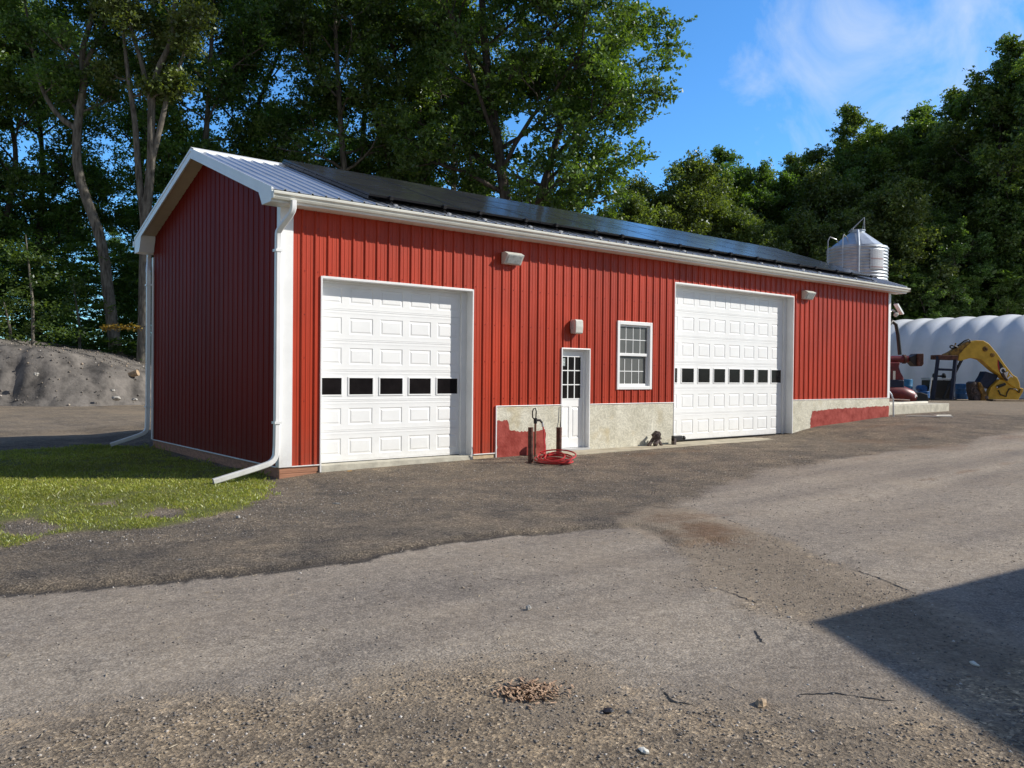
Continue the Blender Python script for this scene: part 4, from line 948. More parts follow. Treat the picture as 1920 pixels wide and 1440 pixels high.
def barrel(px, py, dep, r_, h_, m_, label, lying=None):
    p = at(px, py, dep); z = gzf(p[0], p[1])
    pr = [(r_*.93,0),(r_,.02),(r_,h_*.32),(r_*1.03,h_*.34),(r_,h_*.36),(r_,h_*.64),(r_*1.03,h_*.66),(r_,h_*.68),(r_,h_-.02),(r_*.93,h_),(r_*.90,h_-.02)]
    mb = MB()
    if lying is None: mb.lathe(pr, (p[0], p[1], z), 24)
    else: mb.lathe(pr, (p[0], p[1], z+r_+lying[2]), 24, lying[:2]+(0,))
    return tag(mb.build('barrel', m_, smooth=True, org=(p[0], p[1], z)), label, 'barrel', 'blue plastic barrels in front of the tunnel')
barrel(*Z2(1125, 1070), bd+2.2, .33, .80, M['blue'], 'upright blue barrel between the steel stand and the boom linkage')
barrel(*Z2(405, 1000), bd+1.8, .30, 1.02, M['paleblue'], 'paler blue barrel standing behind the dark red machine')
barrel(*Z2(640, 960), bd+1.5, .17, .6, M['blue'], 'small blue barrel lying with its round end toward the yard', lying=(.63,.77,.38))
barrel(*Z2(630, 1060), bd+1.2, .28, .42, M['blue'], 'short blue drum on the ground under the lying barrel')
# dark red machine half behind the barn
pr_ = Plane(*Z2(300, 1090), bd-5); pr_.o[2] = gzf(pr_.o[0], pr_.o[1])+.02
rm = thing('farm_blower', 'dark red farm machine with a rusty square discharge spout at the barn corner', 'farm machine', tuple(pr_.o))
m = MB(); m.tube([zs(pr_, 60, 530, 0), zs(pr_, 420, 522, 0)], .16, 14); m.build('spout_pipe', M['maroon'], rm, smooth=True)
m = MB(); m.lathe([(.20,-.05),(.20,.05)], zs(pr_, 370, 522, 0), 14, pr_.ex); m.build('pipe_flange', M['rust'], rm, smooth=True)
zprism(pr_, [(415,495),(430,490),(500,455),(500,610),(480,610),(430,555),(415,550)], .5).build('spout_hood', M['iron'], rm, bevel=.02)
zprism(pr_, [(500,452),(570,452),(570,585),(548,612),(500,612)], .75).build('spout_mouth', M['rust'], rm, bevel=.02)
zprism(pr_, [(60,560),(290,560),(270,620),(295,690),(330,750),(340,800),(310,880),(60,880)], .8, -.1).build('housing', M['maroon'], rm, bevel=.06)
zprism(pr_, [(60,780),(330,790),(335,900),(60,900)], .9, -.1).build('lower_housing', M['navy'], rm, bevel=.04)
m = MB(); m.tube([zs(pr_, 40, 930, .1), zs(pr_, 300, 965, .1), zs(pr_, 430, 1010, .1), zs(pr_, 490, 1030, .1)], [.30,.38,.36,.25], 18); m.build('drum', M['maroon'], rm, smooth=True)
MB().lathe([(.09,0),(.08,.03)], zs(pr_, 476, 998, .34), 14, pr_.ez+pr_.ex*.6).build('lamp', M['decwhite'], rm, smooth=True)
m = MB()
for (x, r_) in ((140,.36),(420,.28)): m.lathe([(r_*.5,-.1),(r_,-.09),(r_,.09),(r_*.5,.1)], zs(pr_, x, 1100, -.2)+np.array([0,0,r_*.8]), 18, pr_.ez)
m.build('wheel', M['iron'], rm, smooth=True)
p_ = at(*Z2(205, 770), bd-6)
MB().obox(zs(pr_, 205, 740, .3), pr_.ex*.05, pr_.ez*.02, (0,0,.22)).build('tarp_scrap', M['boardwhite'], rm)
p_ = at(*Z2(530, 1040), bd-1); m = MB(); m.prism([(-.5,0),(.5,0),(.42,.32),(.1,.42),(-.35,.36)], (p_[0], p_[1], gzf(p_[0], p_[1])), pr_.ex, (0,0,1), pr_.ez, .6); tag(m.build('scrap_bin', M['black'], bevel=.03), 'low black bin between the dark red machine and the radiator unit', 'bin')
p_ = at(*Z2(1610, 1150), bd-.8); m = MB(); m.obox((p_[0], p_[1], gzf(p_[0], p_[1])+.05), pr_.ex*.55, pr_.ez*.2, (0,0,.04)); tag(m.build('steel_plate', M['iron'], bevel=.01), 'flat black steel plate on the ground under the boom', 'plate')
p_ = at(*Z2(1780, 1150), bd-1.2); m = MB(); m.obox((p_[0], p_[1], gzf(p_[0], p_[1])+.05), pr_.ex*.9, pr_.ez*.12, (0,0,.035)); tag(m.build('plank', M['palewood'], bevel=.01), 'weathered plank on the ground at the right of the boom', 'plank')

# hoop house
hb = at(1670, 742, 50.5); HX = hb[0]; HZ = gzf(HX, hb[1])-.05; HW, HH = 4.3, 4.72; HC = HX+HW
hoop = thing('hoop_house', 'long white plastic covered hoop house behind the yellow boom', 'hoop house', (HC, 12, HZ))
ys = np.arange(-14, 33, 1.25/8); prof_n = 40; V = []
for y in ys:
    ph = (y/1.25) % 1.0; bul = math.sin(PI*ph)**.55*.19
    for i in range(prof_n+1):
        a = PI*i/prof_n; ca_, sa = math.cos(a), math.sin(a)
        # slightly squared arch with near vertical feet
        x = -HW*np.sign(ca_)*abs(ca_)**.86; z = HH*abs(sa)**.86
        V.append((x*(1+bul/HW), y-12, max(0, z*(1+bul/HH))))
V = np.array(V); nr = len(ys); ii = np.arange(nr*(prof_n+1)).reshape(nr, prof_n+1)
Fh = np.stack([ii[:-1,:-1].ravel(), ii[1:,:-1].ravel(), ii[1:,1:].ravel(), ii[:-1,1:].ravel()], 1)
np_mesh('film_cover', V, Fh, M['film'], hoop, smooth=True)
for y in np.arange(-13.75, 33, 1.25):
    m = MB(); m.tube([(HC-HW*np.sign(math.cos(PI*i/24))*abs(math.cos(PI*i/24))**.86*1.0, y, HZ+HH*abs(math.sin(PI*i/24))**.86+.004) for i in range(25)], .02, 6); m.build('hoop', M['silver'], hoop, smooth=True)
m = MB(); m.box((HX-.03, -14, HZ-.1), (HX+.03, 33, HZ+.28)); m.build('base_board', M['palewood'], hoop)

# feed bin
sc0 = at(1607, 470, 36.0); bx, by = sc0[0], sc0[1]; bz = gzf(bx, by); R0 = 53.5/FPX*36.0
zt = at(1607, 469, 36)[2]; zc = at(1607, 434, 36)[2]
silo = thing('feed_bin', 'corrugated galvanised feed bin with conical lid rising behind the barn roof', 'feed bin', (bx, by, bz))
prf = []; z = zt-2.9
while z < zt: 
    prf += [(R0+.02*math.sin(k_*PI/4), z-bz+.017*k_) for k_ in range(8)]; z += .1365
m = MB(); m.lathe(prf, (bx, by, bz), 40); m.build('cylinder', M['galv'], silo, smooth=True)
m = MB(); m.lathe([(.25, 1.3), (R0, zt-2.9-bz)], (bx, by, bz), 24); m.build('hopper', M['galv'], silo, smooth=True)
m = MB(); m.lathe([(R0+.03, zt-bz-.03), (R0+.03, zt-bz+.0), (.30, zc-bz-.06), (.30, zc-bz+.02), (.33, zc-bz+.02), (.33, zc-bz+.05), (.02, zc-bz+.09)], (bx, by, bz), 14); m.build('lid', M['galv'], silo)
def around(a, r_, z): return np.array([bx+r_*math.cos(a), by+r_*math.sin(a), z])
fa = math.atan2(CAM[1]-by, CAM[0]-bx)
m = MB(); m.tube([around(fa+.05, R0+.07, bz+.3), around(fa+.05, R0+.09, zt), around(fa+.05, .38, zc-.02)], .055, 8); m.build('fill_tube', M['galv'], silo, smooth=True)
for k_, da in enumerate((-.42, -1.0)):
    a = fa+da; m = MB(); m.tube([around(a, R0+.12, bz+1.5), around(a, R0+.14, zt+.35), around(a, R0+.05, zt+.52), around(a, R0-.25, zt+.42), around(a, R0-.35, zt+.28)], .022, 6); m.build('ladder_rail', M['silver'], silo, smooth=True)
m = MB()
for i in range(16): m.tube([around(fa-.42, R0+.12, bz+1.6+.28*i), around(fa-1.0, R0+.12, bz+1.6+.28*i)], .012, 5)
m.build('ladder_rungs', M['silver'], silo)
for (dx, dz) in ((-.28,.0),(.22,.05),(.32,-.02)):
    h = np.array([RT[0], RT[1], 0]); m = MB(); m.tube([np.array([bx, by, zc+.08])+h*dx+np.array([0,0,dz-.08]), np.array([bx, by, zc+.62])+h*.30], .008, 5); m.build('lid_rod', M['silver'], silo)
MB().tube([np.array([bx, by, zc+.62])+h*.30, np.array([bx, by, zc+.05])-h*.40+np.array([0,0,-.10])], .010, 5).build('lid_lever', M['silver'], silo)
for k_ in range(4):
    a = fa+PI/4+k_*PI/2; m = MB(); m.bar(around(a, R0, bz-.1), around(a, R0, zt-1.5), .10, .10); m.build('leg', M['galv'], silo)
# faded label on the shell
V = [around(fa+.42+.55*i/6, R0+.028, zz) for zz in (zt-.95, zt-.14) for i in range(7)]
# (left as bare shell strip: the lettering there is worn away)
MB().add(V, [(i, i+1, i+8, i+7) for i in range(6)]).build('worn_label', mat('worn_label', (.60,.62,.64), .5, .2, .15, 6, stretch=(1,1,9), col2=(.68,.70,.72)), silo)
for zz in (zt-.55, zt-.90):
    V = [around(fa+.44+.50*i/6, R0+.033, zq) for zq in (zz, zz+.045) for i in range(7)]
    MB().add(V, [(i, i+1, i+8, i+7) for i in range(6)]).build('label_stripe', mat('faded_red_stripe', (.45,.30,.29), .6), silo)
# vent pipe on the rear roof slope
v0 = at(1462, 466, 26)

# neighbouring building behind the photographer, whose gable corner throws the shadow at the lower right
SUN_H = np.array([.81, -.59]); SUN_H /= np.linalg.norm(SUN_H); TANE = .635
tip = on_z(1543, 1166, -.12); e_h = 3.5; cx0 = tip[:2]+SUN_H*(e_h+.12)/TANE
shed = thing('grey_shed', 'long grey shed beside the photographer whose roof corner shades the yard', 'shed', (cx0[0], cx0[1], -.1))
ux = np.array([.996, -.09, 0]); uy = np.array([.09, .996, 0]); c3 = np.array([cx0[0], cx0[1], 0])
Ls, Ws, rs = 16.0, 9.0, .30
m = MB(); o_ = c3+ux*.3-uy*.3
for (a, b) in ((o_, o_+ux*(Ls-.6)), (o_-uy*(Ws-.6), o_-uy*(Ws-.6)+ux*(Ls-.6))): m.bar(a+np.array([0,0,e_h/2-.2]), b+np.array([0,0,e_h/2-.2]), .12, e_h)
m.build('side_wall', mat('grey_siding', (.4,.4,.38), .6, 0, .1, 2), shed)
m = MB()
for xx in (0, Ls-.6):
    b0 = o_+ux*xx; q = [b0+np.array([0,0,-.3]), b0-uy*(Ws-.6)+np.array([0,0,-.3]), b0-uy*(Ws-.6)+np.array([0,0,e_h]), b0-uy*(Ws/2-.3)+np.array([0,0,e_h+rs*(Ws/2-.3)]), b0+np.array([0,0,e_h])]
    m.add(q+[v+ux*.1 for v in q], [(0,1,2,3,4),(9,8,7,6,5)]+[(i, (i+1) % 5, 5+(i+1) % 5, 5+i) for i in range(5)])
m.build('end_wall', mat('grey_gable', (.4,.4,.38), .6, 0, .1, 2), shed)
m = MB()
for sg in (0, 1):
    a = c3+np.array([0,0,e_h]) if sg == 0 else c3-uy*Ws+np.array([0,0,e_h]); r_ = c3-uy*Ws/2+np.array([0,0,e_h+rs*Ws/2])
    q = [a, a+ux*Ls, r_+ux*Ls, r_]; m.add(q+[v+np.array([0,0,.06]) for v in q], [(0,1,2,3),(7,6,5,4)]+[(i, (i+1) % 4, 4+(i+1) % 4, 4+i) for i in range(4)])
m.build('roof', M['roof'], shed)

# ------------------------------------------------------------------ soil mound at the left
MH = [(-900,3.4),(-300,3.2),(-100,2.95),(0,2.78),(20,2.60),(60,2.50),(100,2.42),(150,2.20),(190,1.90),(230,1.60),(270,1.30),(330,.75),(420,.15),(520,.0)]
hor = np.array([RT[0], RT[1]]); hor /= np.linalg.norm(hor); fwd = np.array([-hor[1], hor[0]]);
if np.dot(fwd, FW[:2]) < 0: fwd = -fwd
us = np.arange(-36, -7.5, .14); vsn = np.concatenate([np.arange(31.2, 40, .14), np.arange(40, 52, .5)])
UU, VV = np.meshgrid(us, vsn, indexing='ij'); u_ = UU.ravel(); v_ = VV.ravel()
pxu = 960+u_/36.0*FPX
hgt_ = np.interp(pxu, [a for a, b in MH], [b for a, b in MH])
nn1 = fbm(u_*.35, v_*.35, 4, 61); nn2 = fbm(u_*1.4, v_*1.4, 4, 62)
front = 32.0+.9*nn1+sstep(200, 330, pxu)*3
t = sstep(0, 1, (v_-front)/(3.6+.8*nn1)); 
prof = t*(1-.25*sstep(40, 52, v_))
# eroded shelves and a gully
shelf = .10*np.sin((v_-front)*3.1+2*nn1)*t*(1-t)*4*.8
gul = -.5*np.exp(-((u_+20.0+(v_-33)*.25)/.30)**2)*t*(1-t)*3
zz = -.25+hgt_*prof+(hgt_*.0)+ .20*nn2*np.minimum(1, hgt_)*t*(1-t)*2.4+.14*nn1*np.minimum(1, hgt_)*t*(1-t)*3+(shelf+gul)*np.minimum(1, hgt_*.6)+.28*prof
zz += .05*fbm(u_*5, v_*5, 3, 63)*t
xx = CAM[0]+hor[0]*u_+fwd[0]*v_; yy = CAM[1]+hor[1]*u_+fwd[1]*v_
ii = np.arange(len(us)*len(vsn)).reshape(len(us), len(vsn)); Fm = np.stack([ii[:-1,:-1].ravel(), ii[1:,:-1].ravel(), ii[1:,1:].ravel(), ii[:-1,1:].ravel()], 1)
mo = np_mesh('soil_mound', np.stack([xx, yy, zz], 1), Fm, M['soil'], smooth=True); tag(mo, 'big heap of dark grey screened soil at the edge of the woods', 'soil pile')
kk = rng.choice(np.where((hgt_*prof > .15))[0], 9000); s_ = .012+.05*rng.random(9000)**4; base = np.array([(1,0,0),(0,1,0),(-1,0,0),(0,-1,0),(0,0,1),(0,0,-1)], float)
Vc = base[None]*(.6+.6*rng.random((9000, 6, 1)))*s_[:, None, None]+np.stack([xx[kk]+rng.uniform(-.07,.07,9000), yy[kk]+rng.uniform(-.07,.07,9000), zz[kk]+.01], 1)[:, None]
fc = np.array([(0,1,4),(1,2,4),(2,3,4),(3,0,4),(1,0,5),(2,1,5),(3,2,5),(0,3,5)])
tag(np_mesh('soil_clods', Vc.reshape(-1, 3), (fc[None]+6*np.arange(9000)[:, None, None]).reshape(-1, 3), sm), 'clods and small stones strewn over the soil heap', 'clods', kind='stuff')
def mound_rock(px, py, dep, size, m_, label, cat='rock', seed=1, name='rock'):
    r = random.Random(seed); p = at(px, py, dep); mb = MB(); n, k = 8, 5; base = []
    for i in range(1, k):
        th = PI*i/k
        for j in range(n):
            a = 2*PI*j/n; s_ = .8+.35*r.random(); base.append((size[0]*math.sin(th)*math.cos(a)*s_, size[1]*math.sin(th)*math.sin(a)*s_, size[2]*math.cos(th)*s_))
    top = len(base); base += [(0,0,size[2]*.95), (0,0,-size[2]*.95)]; fs = []
    for i in range(k-2):
        for j in range(n): fs.append((i*n+j, i*n+(j+1) % n, (i+1)*n+(j+1) % n, (i+1)*n+j))
    for j in range(n): fs.append((top, j, (j+1) % n)); fs.append((top+1, (k-2)*n+j, (k-2)*n+(j+1) % n))
    # size axes follow the view-facing slope
    mb.add([(p[0]+v[0]*hor[0]+v[1]*fwd[0], p[1]+v[0]*hor[1]+v[1]*fwd[1], p[2]+v[2]) for v in base], fs)
    return tag(mb.build(name, m_, org=tuple(p)), label, cat)
mound_rock(217, 747, 33.5, (.20,.16,.10), M['stone'], 'pale angular rock low on the soil heap', seed=2)
mound_rock(212, 732, 33.9, (.09,.08,.06), M['stone'], 'small pale stone above the larger rock on the soil heap', seed=3)
mound_rock(252, 749, 33.8, (.13,.1,.07), M['stone'], 'flat grey stone beside the downspout on the soil heap', seed=4)
mound_rock(68, 702, 33.4, (.12,.1,.08), M['stone'], 'grey stone half buried in the left of the soil heap', seed=5)
lp = at(250, 702, 35.8); m = MB(); m.tube([lp+np.array([hor[0]*-.22, hor[1]*-.22, -.05]), lp+np.array([hor[0]*.2+.0, hor[1]*.2, .08])], [.11,.14], 14); tag(m.build('cut_log', M['logwood'], smooth=True, org=tuple(lp)), 'freshly cut pale log end on top of the soil heap', 'log')

# ------------------------------------------------------------------ trees
class TreeB:
    def __init__(s, seed):
        s.r = np.random.default_rng(seed); s.tv = []; s.tf = []; s.n = 0; s.tips = []
    def tube(s, pts, rads, n):
        pts = np.array(pts); k = len(pts); d = np.gradient(pts, axis=0); d /= np.linalg.norm(d, axis=1)[:, None]+1e-9
        ref = np.array([0,0,1.0]) if abs(d[0][2]) < .8 else np.array([1.0,0,0]); x = np.cross(d, ref); x /= np.linalg.norm(x, axis=1)[:, None]+1e-9; y = np.cross(d, x)
        a = 2*PI*np.arange(n)/n
        V = pts[:, None]+np.array(rads)[:, None, None]*(np.cos(a)[None, :, None]*x[:, None]+np.sin(a)[None, :, None]*y[:, None])
        i = np.arange(k*n).reshape(k, n); j = np.roll(i, -1, 1)
        s.tf.append(np.stack([i[:-1].ravel(), j[:-1].ravel(), j[1:].ravel(), i[1:].ravel()], 1)+s.n); s.tv.append(V.reshape(-1, 3)); s.n += k*n
    def path(s, p, d, L_, r0, r1, k, wob, up=.0, n=5):
        pts = [np.array(p, float)]; d = np.array(d, float); d /= np.linalg.norm(d); dirs = [d]
        for i in range(k):
            d = d+s.r.normal(0, wob, 3)+np.array([0,0,up]); d /= np.linalg.norm(d); pts.append(pts[-1]+d*L_/k); dirs.append(d)
        rd = np.linspace(r0, r1, k+1); s.tube(pts, rd, n); return pts, dirs, rd
    def branch(s, p, d, L_, r0, lvl):
        k = 5 if lvl == 0 else 4
        pts, dirs, rd = s.path(p, d, L_, r0, r0*.35, k, .16 if lvl < 2 else .22, .05, 6 if lvl == 0 else (5 if lvl == 1 else 3))
        if lvl >= 2:
            s.tips += [(pts[-1], 1.0), (pts[-2], .8), (pts[2], .6)]; return
        nb = 7 if lvl == 0 else 4
        for i in range(nb):
            t = .28+.72*(i+s.r.random())/nb; j = min(k-1, int(t*k)); q = pts[j]+(pts[j+1]-pts[j])*(t*k-j)
            dd = dirs[j]; rnd = s.r.normal(0, 1, 3); rnd -= dd*np.dot(rnd, dd); rnd /= np.linalg.norm(rnd)+1e-9
            nd = dd*.55+rnd*.8+np.array([0,0,.12]); s.branch(q, nd, L_*(.5-.12*t)*(.8+.4*s.r.random()), max(.012, rd[j]*.55), lvl+1)
        s.tips.append((pts[-1], 1.0))
def make_tree(seed, H, r0, base, Rc, leaves, leafsize, lmat, bmat, shape='round', stems=None, spread=.55, clump=.55, sparse=0):
    T = TreeB(seed); R_ = T.r
    stems = stems or [dict(pts=[(0,0,-.3), (R_.normal(0,.25), R_.normal(0,.25), H*.3), (R_.normal(0,.5), R_.normal(0,.5), H*.6), (R_.normal(0,.7), R_.normal(0,.7), H*.93)], r=r0)]
    for st_ in stems:
        ctl = np.array(st_['pts'], float); k = 26
        tt = np.linspace(0, len(ctl)-1, k)
        # catmull-rom through the control points
        pts = []
        for t in tt:
            i = min(int(t), len(ctl)-2); f_ = t-i; p0 = ctl[max(i-1, 0)]; p1 = ctl[i]; p2 = ctl[i+1]; p3 = ctl[min(i+2, len(ctl)-1)]
            pts.append(.5*((2*p1)+(-p0+p2)*f_+(2*p0-5*p1+4*p2-p3)*f_**2+(-p0+3*p1-3*p2+p3)*f_**3))
        pts = np.array(pts); rr = np.linspace(1, .16, k)**.9*st_['r']; rr[0] *= 1.35; rr[1] *= 1.12
        T.tube(pts, rr, 11)
        zlo = st_.get('base', base)*H; nl = st_.get('limbs', 22)
        for i in range(nl):
            f_ = (i+R_.random())/nl; z = zlo+(pts[-1][2]-zlo)*f_
            j = int(np.argmin(abs(pts[:, 2]-z))); q = pts[j]
            az = i*2.4+R_.normal(0, .4)
            if shape == 'round': L_ = Rc*(.55+.75*math.sin(PI*min(1, f_*.82+.16)))*(.75+.4*R_.random())*st_.get('w', 1)
            elif shape == 'tall': L_ = Rc*(.75+.35*math.sin(PI*f_))*(.7+.5*R_.random())*st_.get('w', 1)
            else: L_ = Rc*(1.1-.7*f_)*(.75+.4*R_.random())
            el = .25+.75*f_+R_.normal(0, .12)
            T.branch(q, (math.cos(az)*math.cos(el), math.sin(az)*math.cos(el), math.sin(el)), L_*.72, max(.03, rr[j]*.48), 0)
        T.tips += [(pts[-1], 1.2), (pts[-2], 1.0)]
    P_ = np.array([t[0] for t in T.tips]); Wt = np.array([t[1] for t in T.tips])
    if sparse: kp = R_.random(len(P_)) > sparse; P_, Wt = P_[kp], Wt[kp]
    # leafy twigs: clumps of leaves round the branch tips
    nl = leaves; ci = R_.choice(len(P_), nl, p=Wt/Wt.sum()); off = R_.normal(0, 1, (nl, 3)); off /= np.linalg.norm(off, axis=1)[:, None]; off *= (R_.random((nl, 1))**.55)*clump*np.array([1,1,.62])
    # sub-clumping: pull the leaves onto a few twigs per tip
    C = P_[ci]+off
    tw = R_.normal(0, clump*.55, (len(P_), 6, 3)); tk = R_.integers(0, 6, nl); C = P_[ci]+tw[ci, tk]*np.array([1,1,.6])+off*.48
    C[:, 2] = np.maximum(C[:, 2], .4)
    nrm = R_.normal(0, 1, (nl, 3))+np.array([0,0,.9]); nrm /= np.linalg.norm(nrm, axis=1)[:, None]
    tg = np.cross(nrm, R_.normal(0, 1, (nl, 3))); tg /= np.linalg.norm(tg, axis=1)[:, None]; bt = np.cross(nrm, tg)
    s_ = (leafsize*(.6+.8*R_.random(nl)))[:, None]
    V = np.stack([C-tg*s_, C+bt*s_*.52-tg*s_*.1, C+tg*s_, C-bt*s_*.52-tg*s_*.1], 1).reshape(-1, 3)
    return np.concatenate(T.tv), np.concatenate(T.tf), V, np.arange(4*nl).reshape(-1, 4), lmat, bmat
def tree_thing(proto, loc, label, name='tree', group=None, rot=0, sc=1.0, meshes={}):
    """copies share the meshes of their prototype"""
    o = bpy.data.objects.new(name, None); COL.objects.link(o); o.location = loc; o.rotation_euler = (0,0,rot)
    o.scale = (sc, sc, sc) if not hasattr(sc, '__len__') else sc
    tag(o, label, 'tree', group)
    if proto not in meshes:
        tv, tf, lv, lf, lm, bm_ = PROTO[proto]
        a = np_mesh('trunk', tv, tf, bm_, smooth=True); b = np_mesh('crown', lv, lf, lm); meshes[proto] = (a, b); a.parent = o; b.parent = o
    else:
        for q in meshes[proto]:
            c_ = q.copy(); COL.objects.link(c_); c_.parent = o
    return o
LS = .092
PROTO = {
 'a': make_tree(1, 24, .30, .30, 5.2, 58000, LS, M['leaf'], M['bark']),
 'b': make_tree(2, 22, .26, .22, 4.4, 54000, LS, M['leaf_dark'], M['bark'], 'tall'),
 'c': make_tree(3, 25, .28, .38, 4.8, 50000, LS, M['leaf'], M['bark_pale'], 'tall', sparse=.25),
 'oak': make_tree(4, 25, .42, .26, 7.4, 185000, LS*1.05, M['leaf'], M['bark'], 'round', stems=[dict(pts=[(0,0,-.3),(.1,.1,5),(-.6,.3,10),(-1.6,.2,17),(-1.8,.3,24)], r=.42, limbs=26), dict(pts=[(.1,.1,6),(1.3,-.2,10),(2.6,-.6,15),(3.6,-.4,20)], r=.24, limbs=17, base=.36, w=.8)]),
 's': make_tree(5, 13, .16, .18, 3.2, 42000, LS, M['leaf_light'], M['bark'], 'round'),
 'd': make_tree(6, 22, .30, .10, 5.6, 76000, LS*1.25, M['leaf_dark'], M['bark'], 'round'),
 'e': make_tree(8, 20, .26, .08, 4.8, 64000, LS*1.25, M['leaf'], M['bark'], 'tall'),
}
def G(px, dep, py=700):
    p = at(px, py, dep); return (p[0], p[1], gzf(p[0], p[1])-.1)
# pale trunk A (curved, forked) and B (several stems): traced in their own upright plane
def traced(px0, py0, dep, path):
    o = at(px0, py0, dep); out = []
    for (px, py) in path:
        p = at(px, py, dep); out.append((np.dot(p[:2]-o[:2], hor), 0.0, p[2]-o[2]))
    return o, out
oA, pA = traced(215, 690, 41, [(222,700),(205,560),(190,450),(150,330),(148,240),(160,160),(158,100),(180,20),(190,-60),(200,-160)])
_, pA2 = traced(215, 690, 41, [(148,245),(110,215),(80,160),(60,60),(40,-60)])
_, pA3 = traced(215, 690, 41, [(155,150),(175,100),(200,50),(240,-40),(260,-120)])
mkA = make_tree(21, 24, .30, .55, 3.2, 36000, LS, M['leaf'], M['bark_pale'], 'tall', stems=[dict(pts=pA, r=.30, limbs=14, base=.5), dict(pts=pA2, r=.15, limbs=8, base=.55, w=.8), dict(pts=pA3, r=.15, limbs=7, base=.62, w=.7)])
oB, pB = traced(268, 660, 40, [(268,700),(270,600),(272,480),(276,400),(285,300),(287,190),(300,130),(322,80),(330,0),(330,-120)])
_, pB2 = traced(268, 660, 40, [(274,440),(262,330),(255,230),(245,160),(238,100),(230,0),(222,-100)])
_, pB3 = traced(268, 660, 40, [(286,200),(268,120),(250,60),(238,-10),(230,-90)])
_, pB4 = traced(268, 660, 40, [(280,330),(305,230),(322,160),(345,110),(360,40),(372,-60)])
mkB = make_tree(22, 24, .32, .45, 2.8, 34000, LS, M['leaf_light'], M['bark_pale'], 'tall', stems=[dict(pts=pB, r=.30, limbs=9, base=.5, w=.8), dict(pts=pB2, r=.18, limbs=8, base=.5, w=.8), dict(pts=pB3, r=.13, limbs=6, base=.6, w=.7), dict(pts=pB4, r=.15, limbs=7, base=.5, w=.8)])
PROTO['A'] = mkA; PROTO['B'] = mkB
ang = math.atan2(hor[1], hor[0])
tree_thing('A', tuple(oA), 'tall tree with a bent pale trunk rising behind the soil heap', 'pale_trunk_tree', rot=ang)
tree_thing('B', tuple(oB), 'tall pale tree splitting into several stems left of the barn peak', 'forked_tree', rot=ang)
WG = 'trees of the wood behind the barn'; WL = 'leafy green tree standing in the dense wood behind the barn'
tree_thing('oak', G(965, 46), 'broad spreading oak above the middle of the barn roof, its right side against open sky', 'oak_tree', rot=ang+.1, sc=(1.18,1.18,1.2))
rowA = [('c',-160,45,1.05),('b',-20,47,1.05),('a',75,50,1.0),('c',400,48,1.1),('b',500,52,1.18),('c',620,49,1.15),('a',735,51,1.12),('b',850,52,1.2),('b',300,52,1.05),('a',680,56,1.2)]
for i, (pr, px, dep, sc) in enumerate(rowA): tree_thing(pr, G(px, dep), WL, group=WG, rot=i*1.3, sc=sc)
k = 0
for dep, x0_, x1_, st_, hs in ((60,-300,1050,135,.56),):
    px = x0_
    while px < x1_:
        pr = ['b','e','c','d'][k % 4]; tree_thing(pr, G(px+random.uniform(-25,25), dep+random.uniform(-3,3)), WL, group=WG, rot=k*1.9, sc=hs*random.uniform(.85,1.08)); k += 1; px += st_
SG = 'smaller pale green trees right of the oak'
for i, (px, dep, sc) in enumerate(((1165,52,.92),(1215,60,1.12),(1285,60,1.22),(1125,56,.9),(1060,48,.8),(1250,70,1.2))):
    tree_thing('s', G(px, dep), 'smaller pale green tree in the gap between the oak and the right wood', 'small_tree', SG, rot=i*2.1, sc=sc)
RG = 'trees of the tall wood behind the white hoop house'; RL = 'dark leafy tree of the wood that climbs to the right behind the feed bin'
def rt(pr, px, dep, topy, i, protoH):
    z = at(px, topy, dep)[2]; g_ = G(px, dep); tree_thing(pr, g_, RL, group=RG, rot=i*1.7, sc=(z-g_[2])/protoH)
PH = {'s':13.6, 'd':23.0,'e':21.0,'a':25.5,'b':23.5,'oak':26.5}
right = [('e',1345,66,330),('d',1385,68,290),('e',1440,66,330),('d',1490,70,290),('a',1560,68,262),('d',1620,70,222),('e',1655,66,255),('d',1700,72,205),('a',1745,66,235),('d',1790,70,200),('e',1835,68,235),('d',1885,64,110),('d',1950,62,85),('a',2020,64,60),('d',2090,66,90),('e',2190,70,120),('d',2290,70,130),('e',2400,74,180),('d',2520,78,170),('a',2660,80,190),('d',2820,84,200),('d',1330,78,350),('d',1420,80,320),('d',1520,82,300),('e',1600,80,285),('d',1680,82,240),('d',1770,80,230),('e',1860,80,200),('d',1930,78,150),
         ('s',1370,60,400),('s',1440,59,420),('s',1520,60,400),('s',1600,60,430),('e',1680,61,420),('d',1770,60,400),('e',1850,61,380),('d',1930,60,330),('e',2010,62,300),('d',1720,58,500),('e',1810,58,520),('s',1320,62,370),('s',1680,60,330),('s',1560,64,320),('s2',1890,58,500)]
for i, (pr, px, dep, ty) in enumerate(right):
    if pr == 's2': pr = 'e'
    rt(pr, px, dep, ty, i, PH[pr])
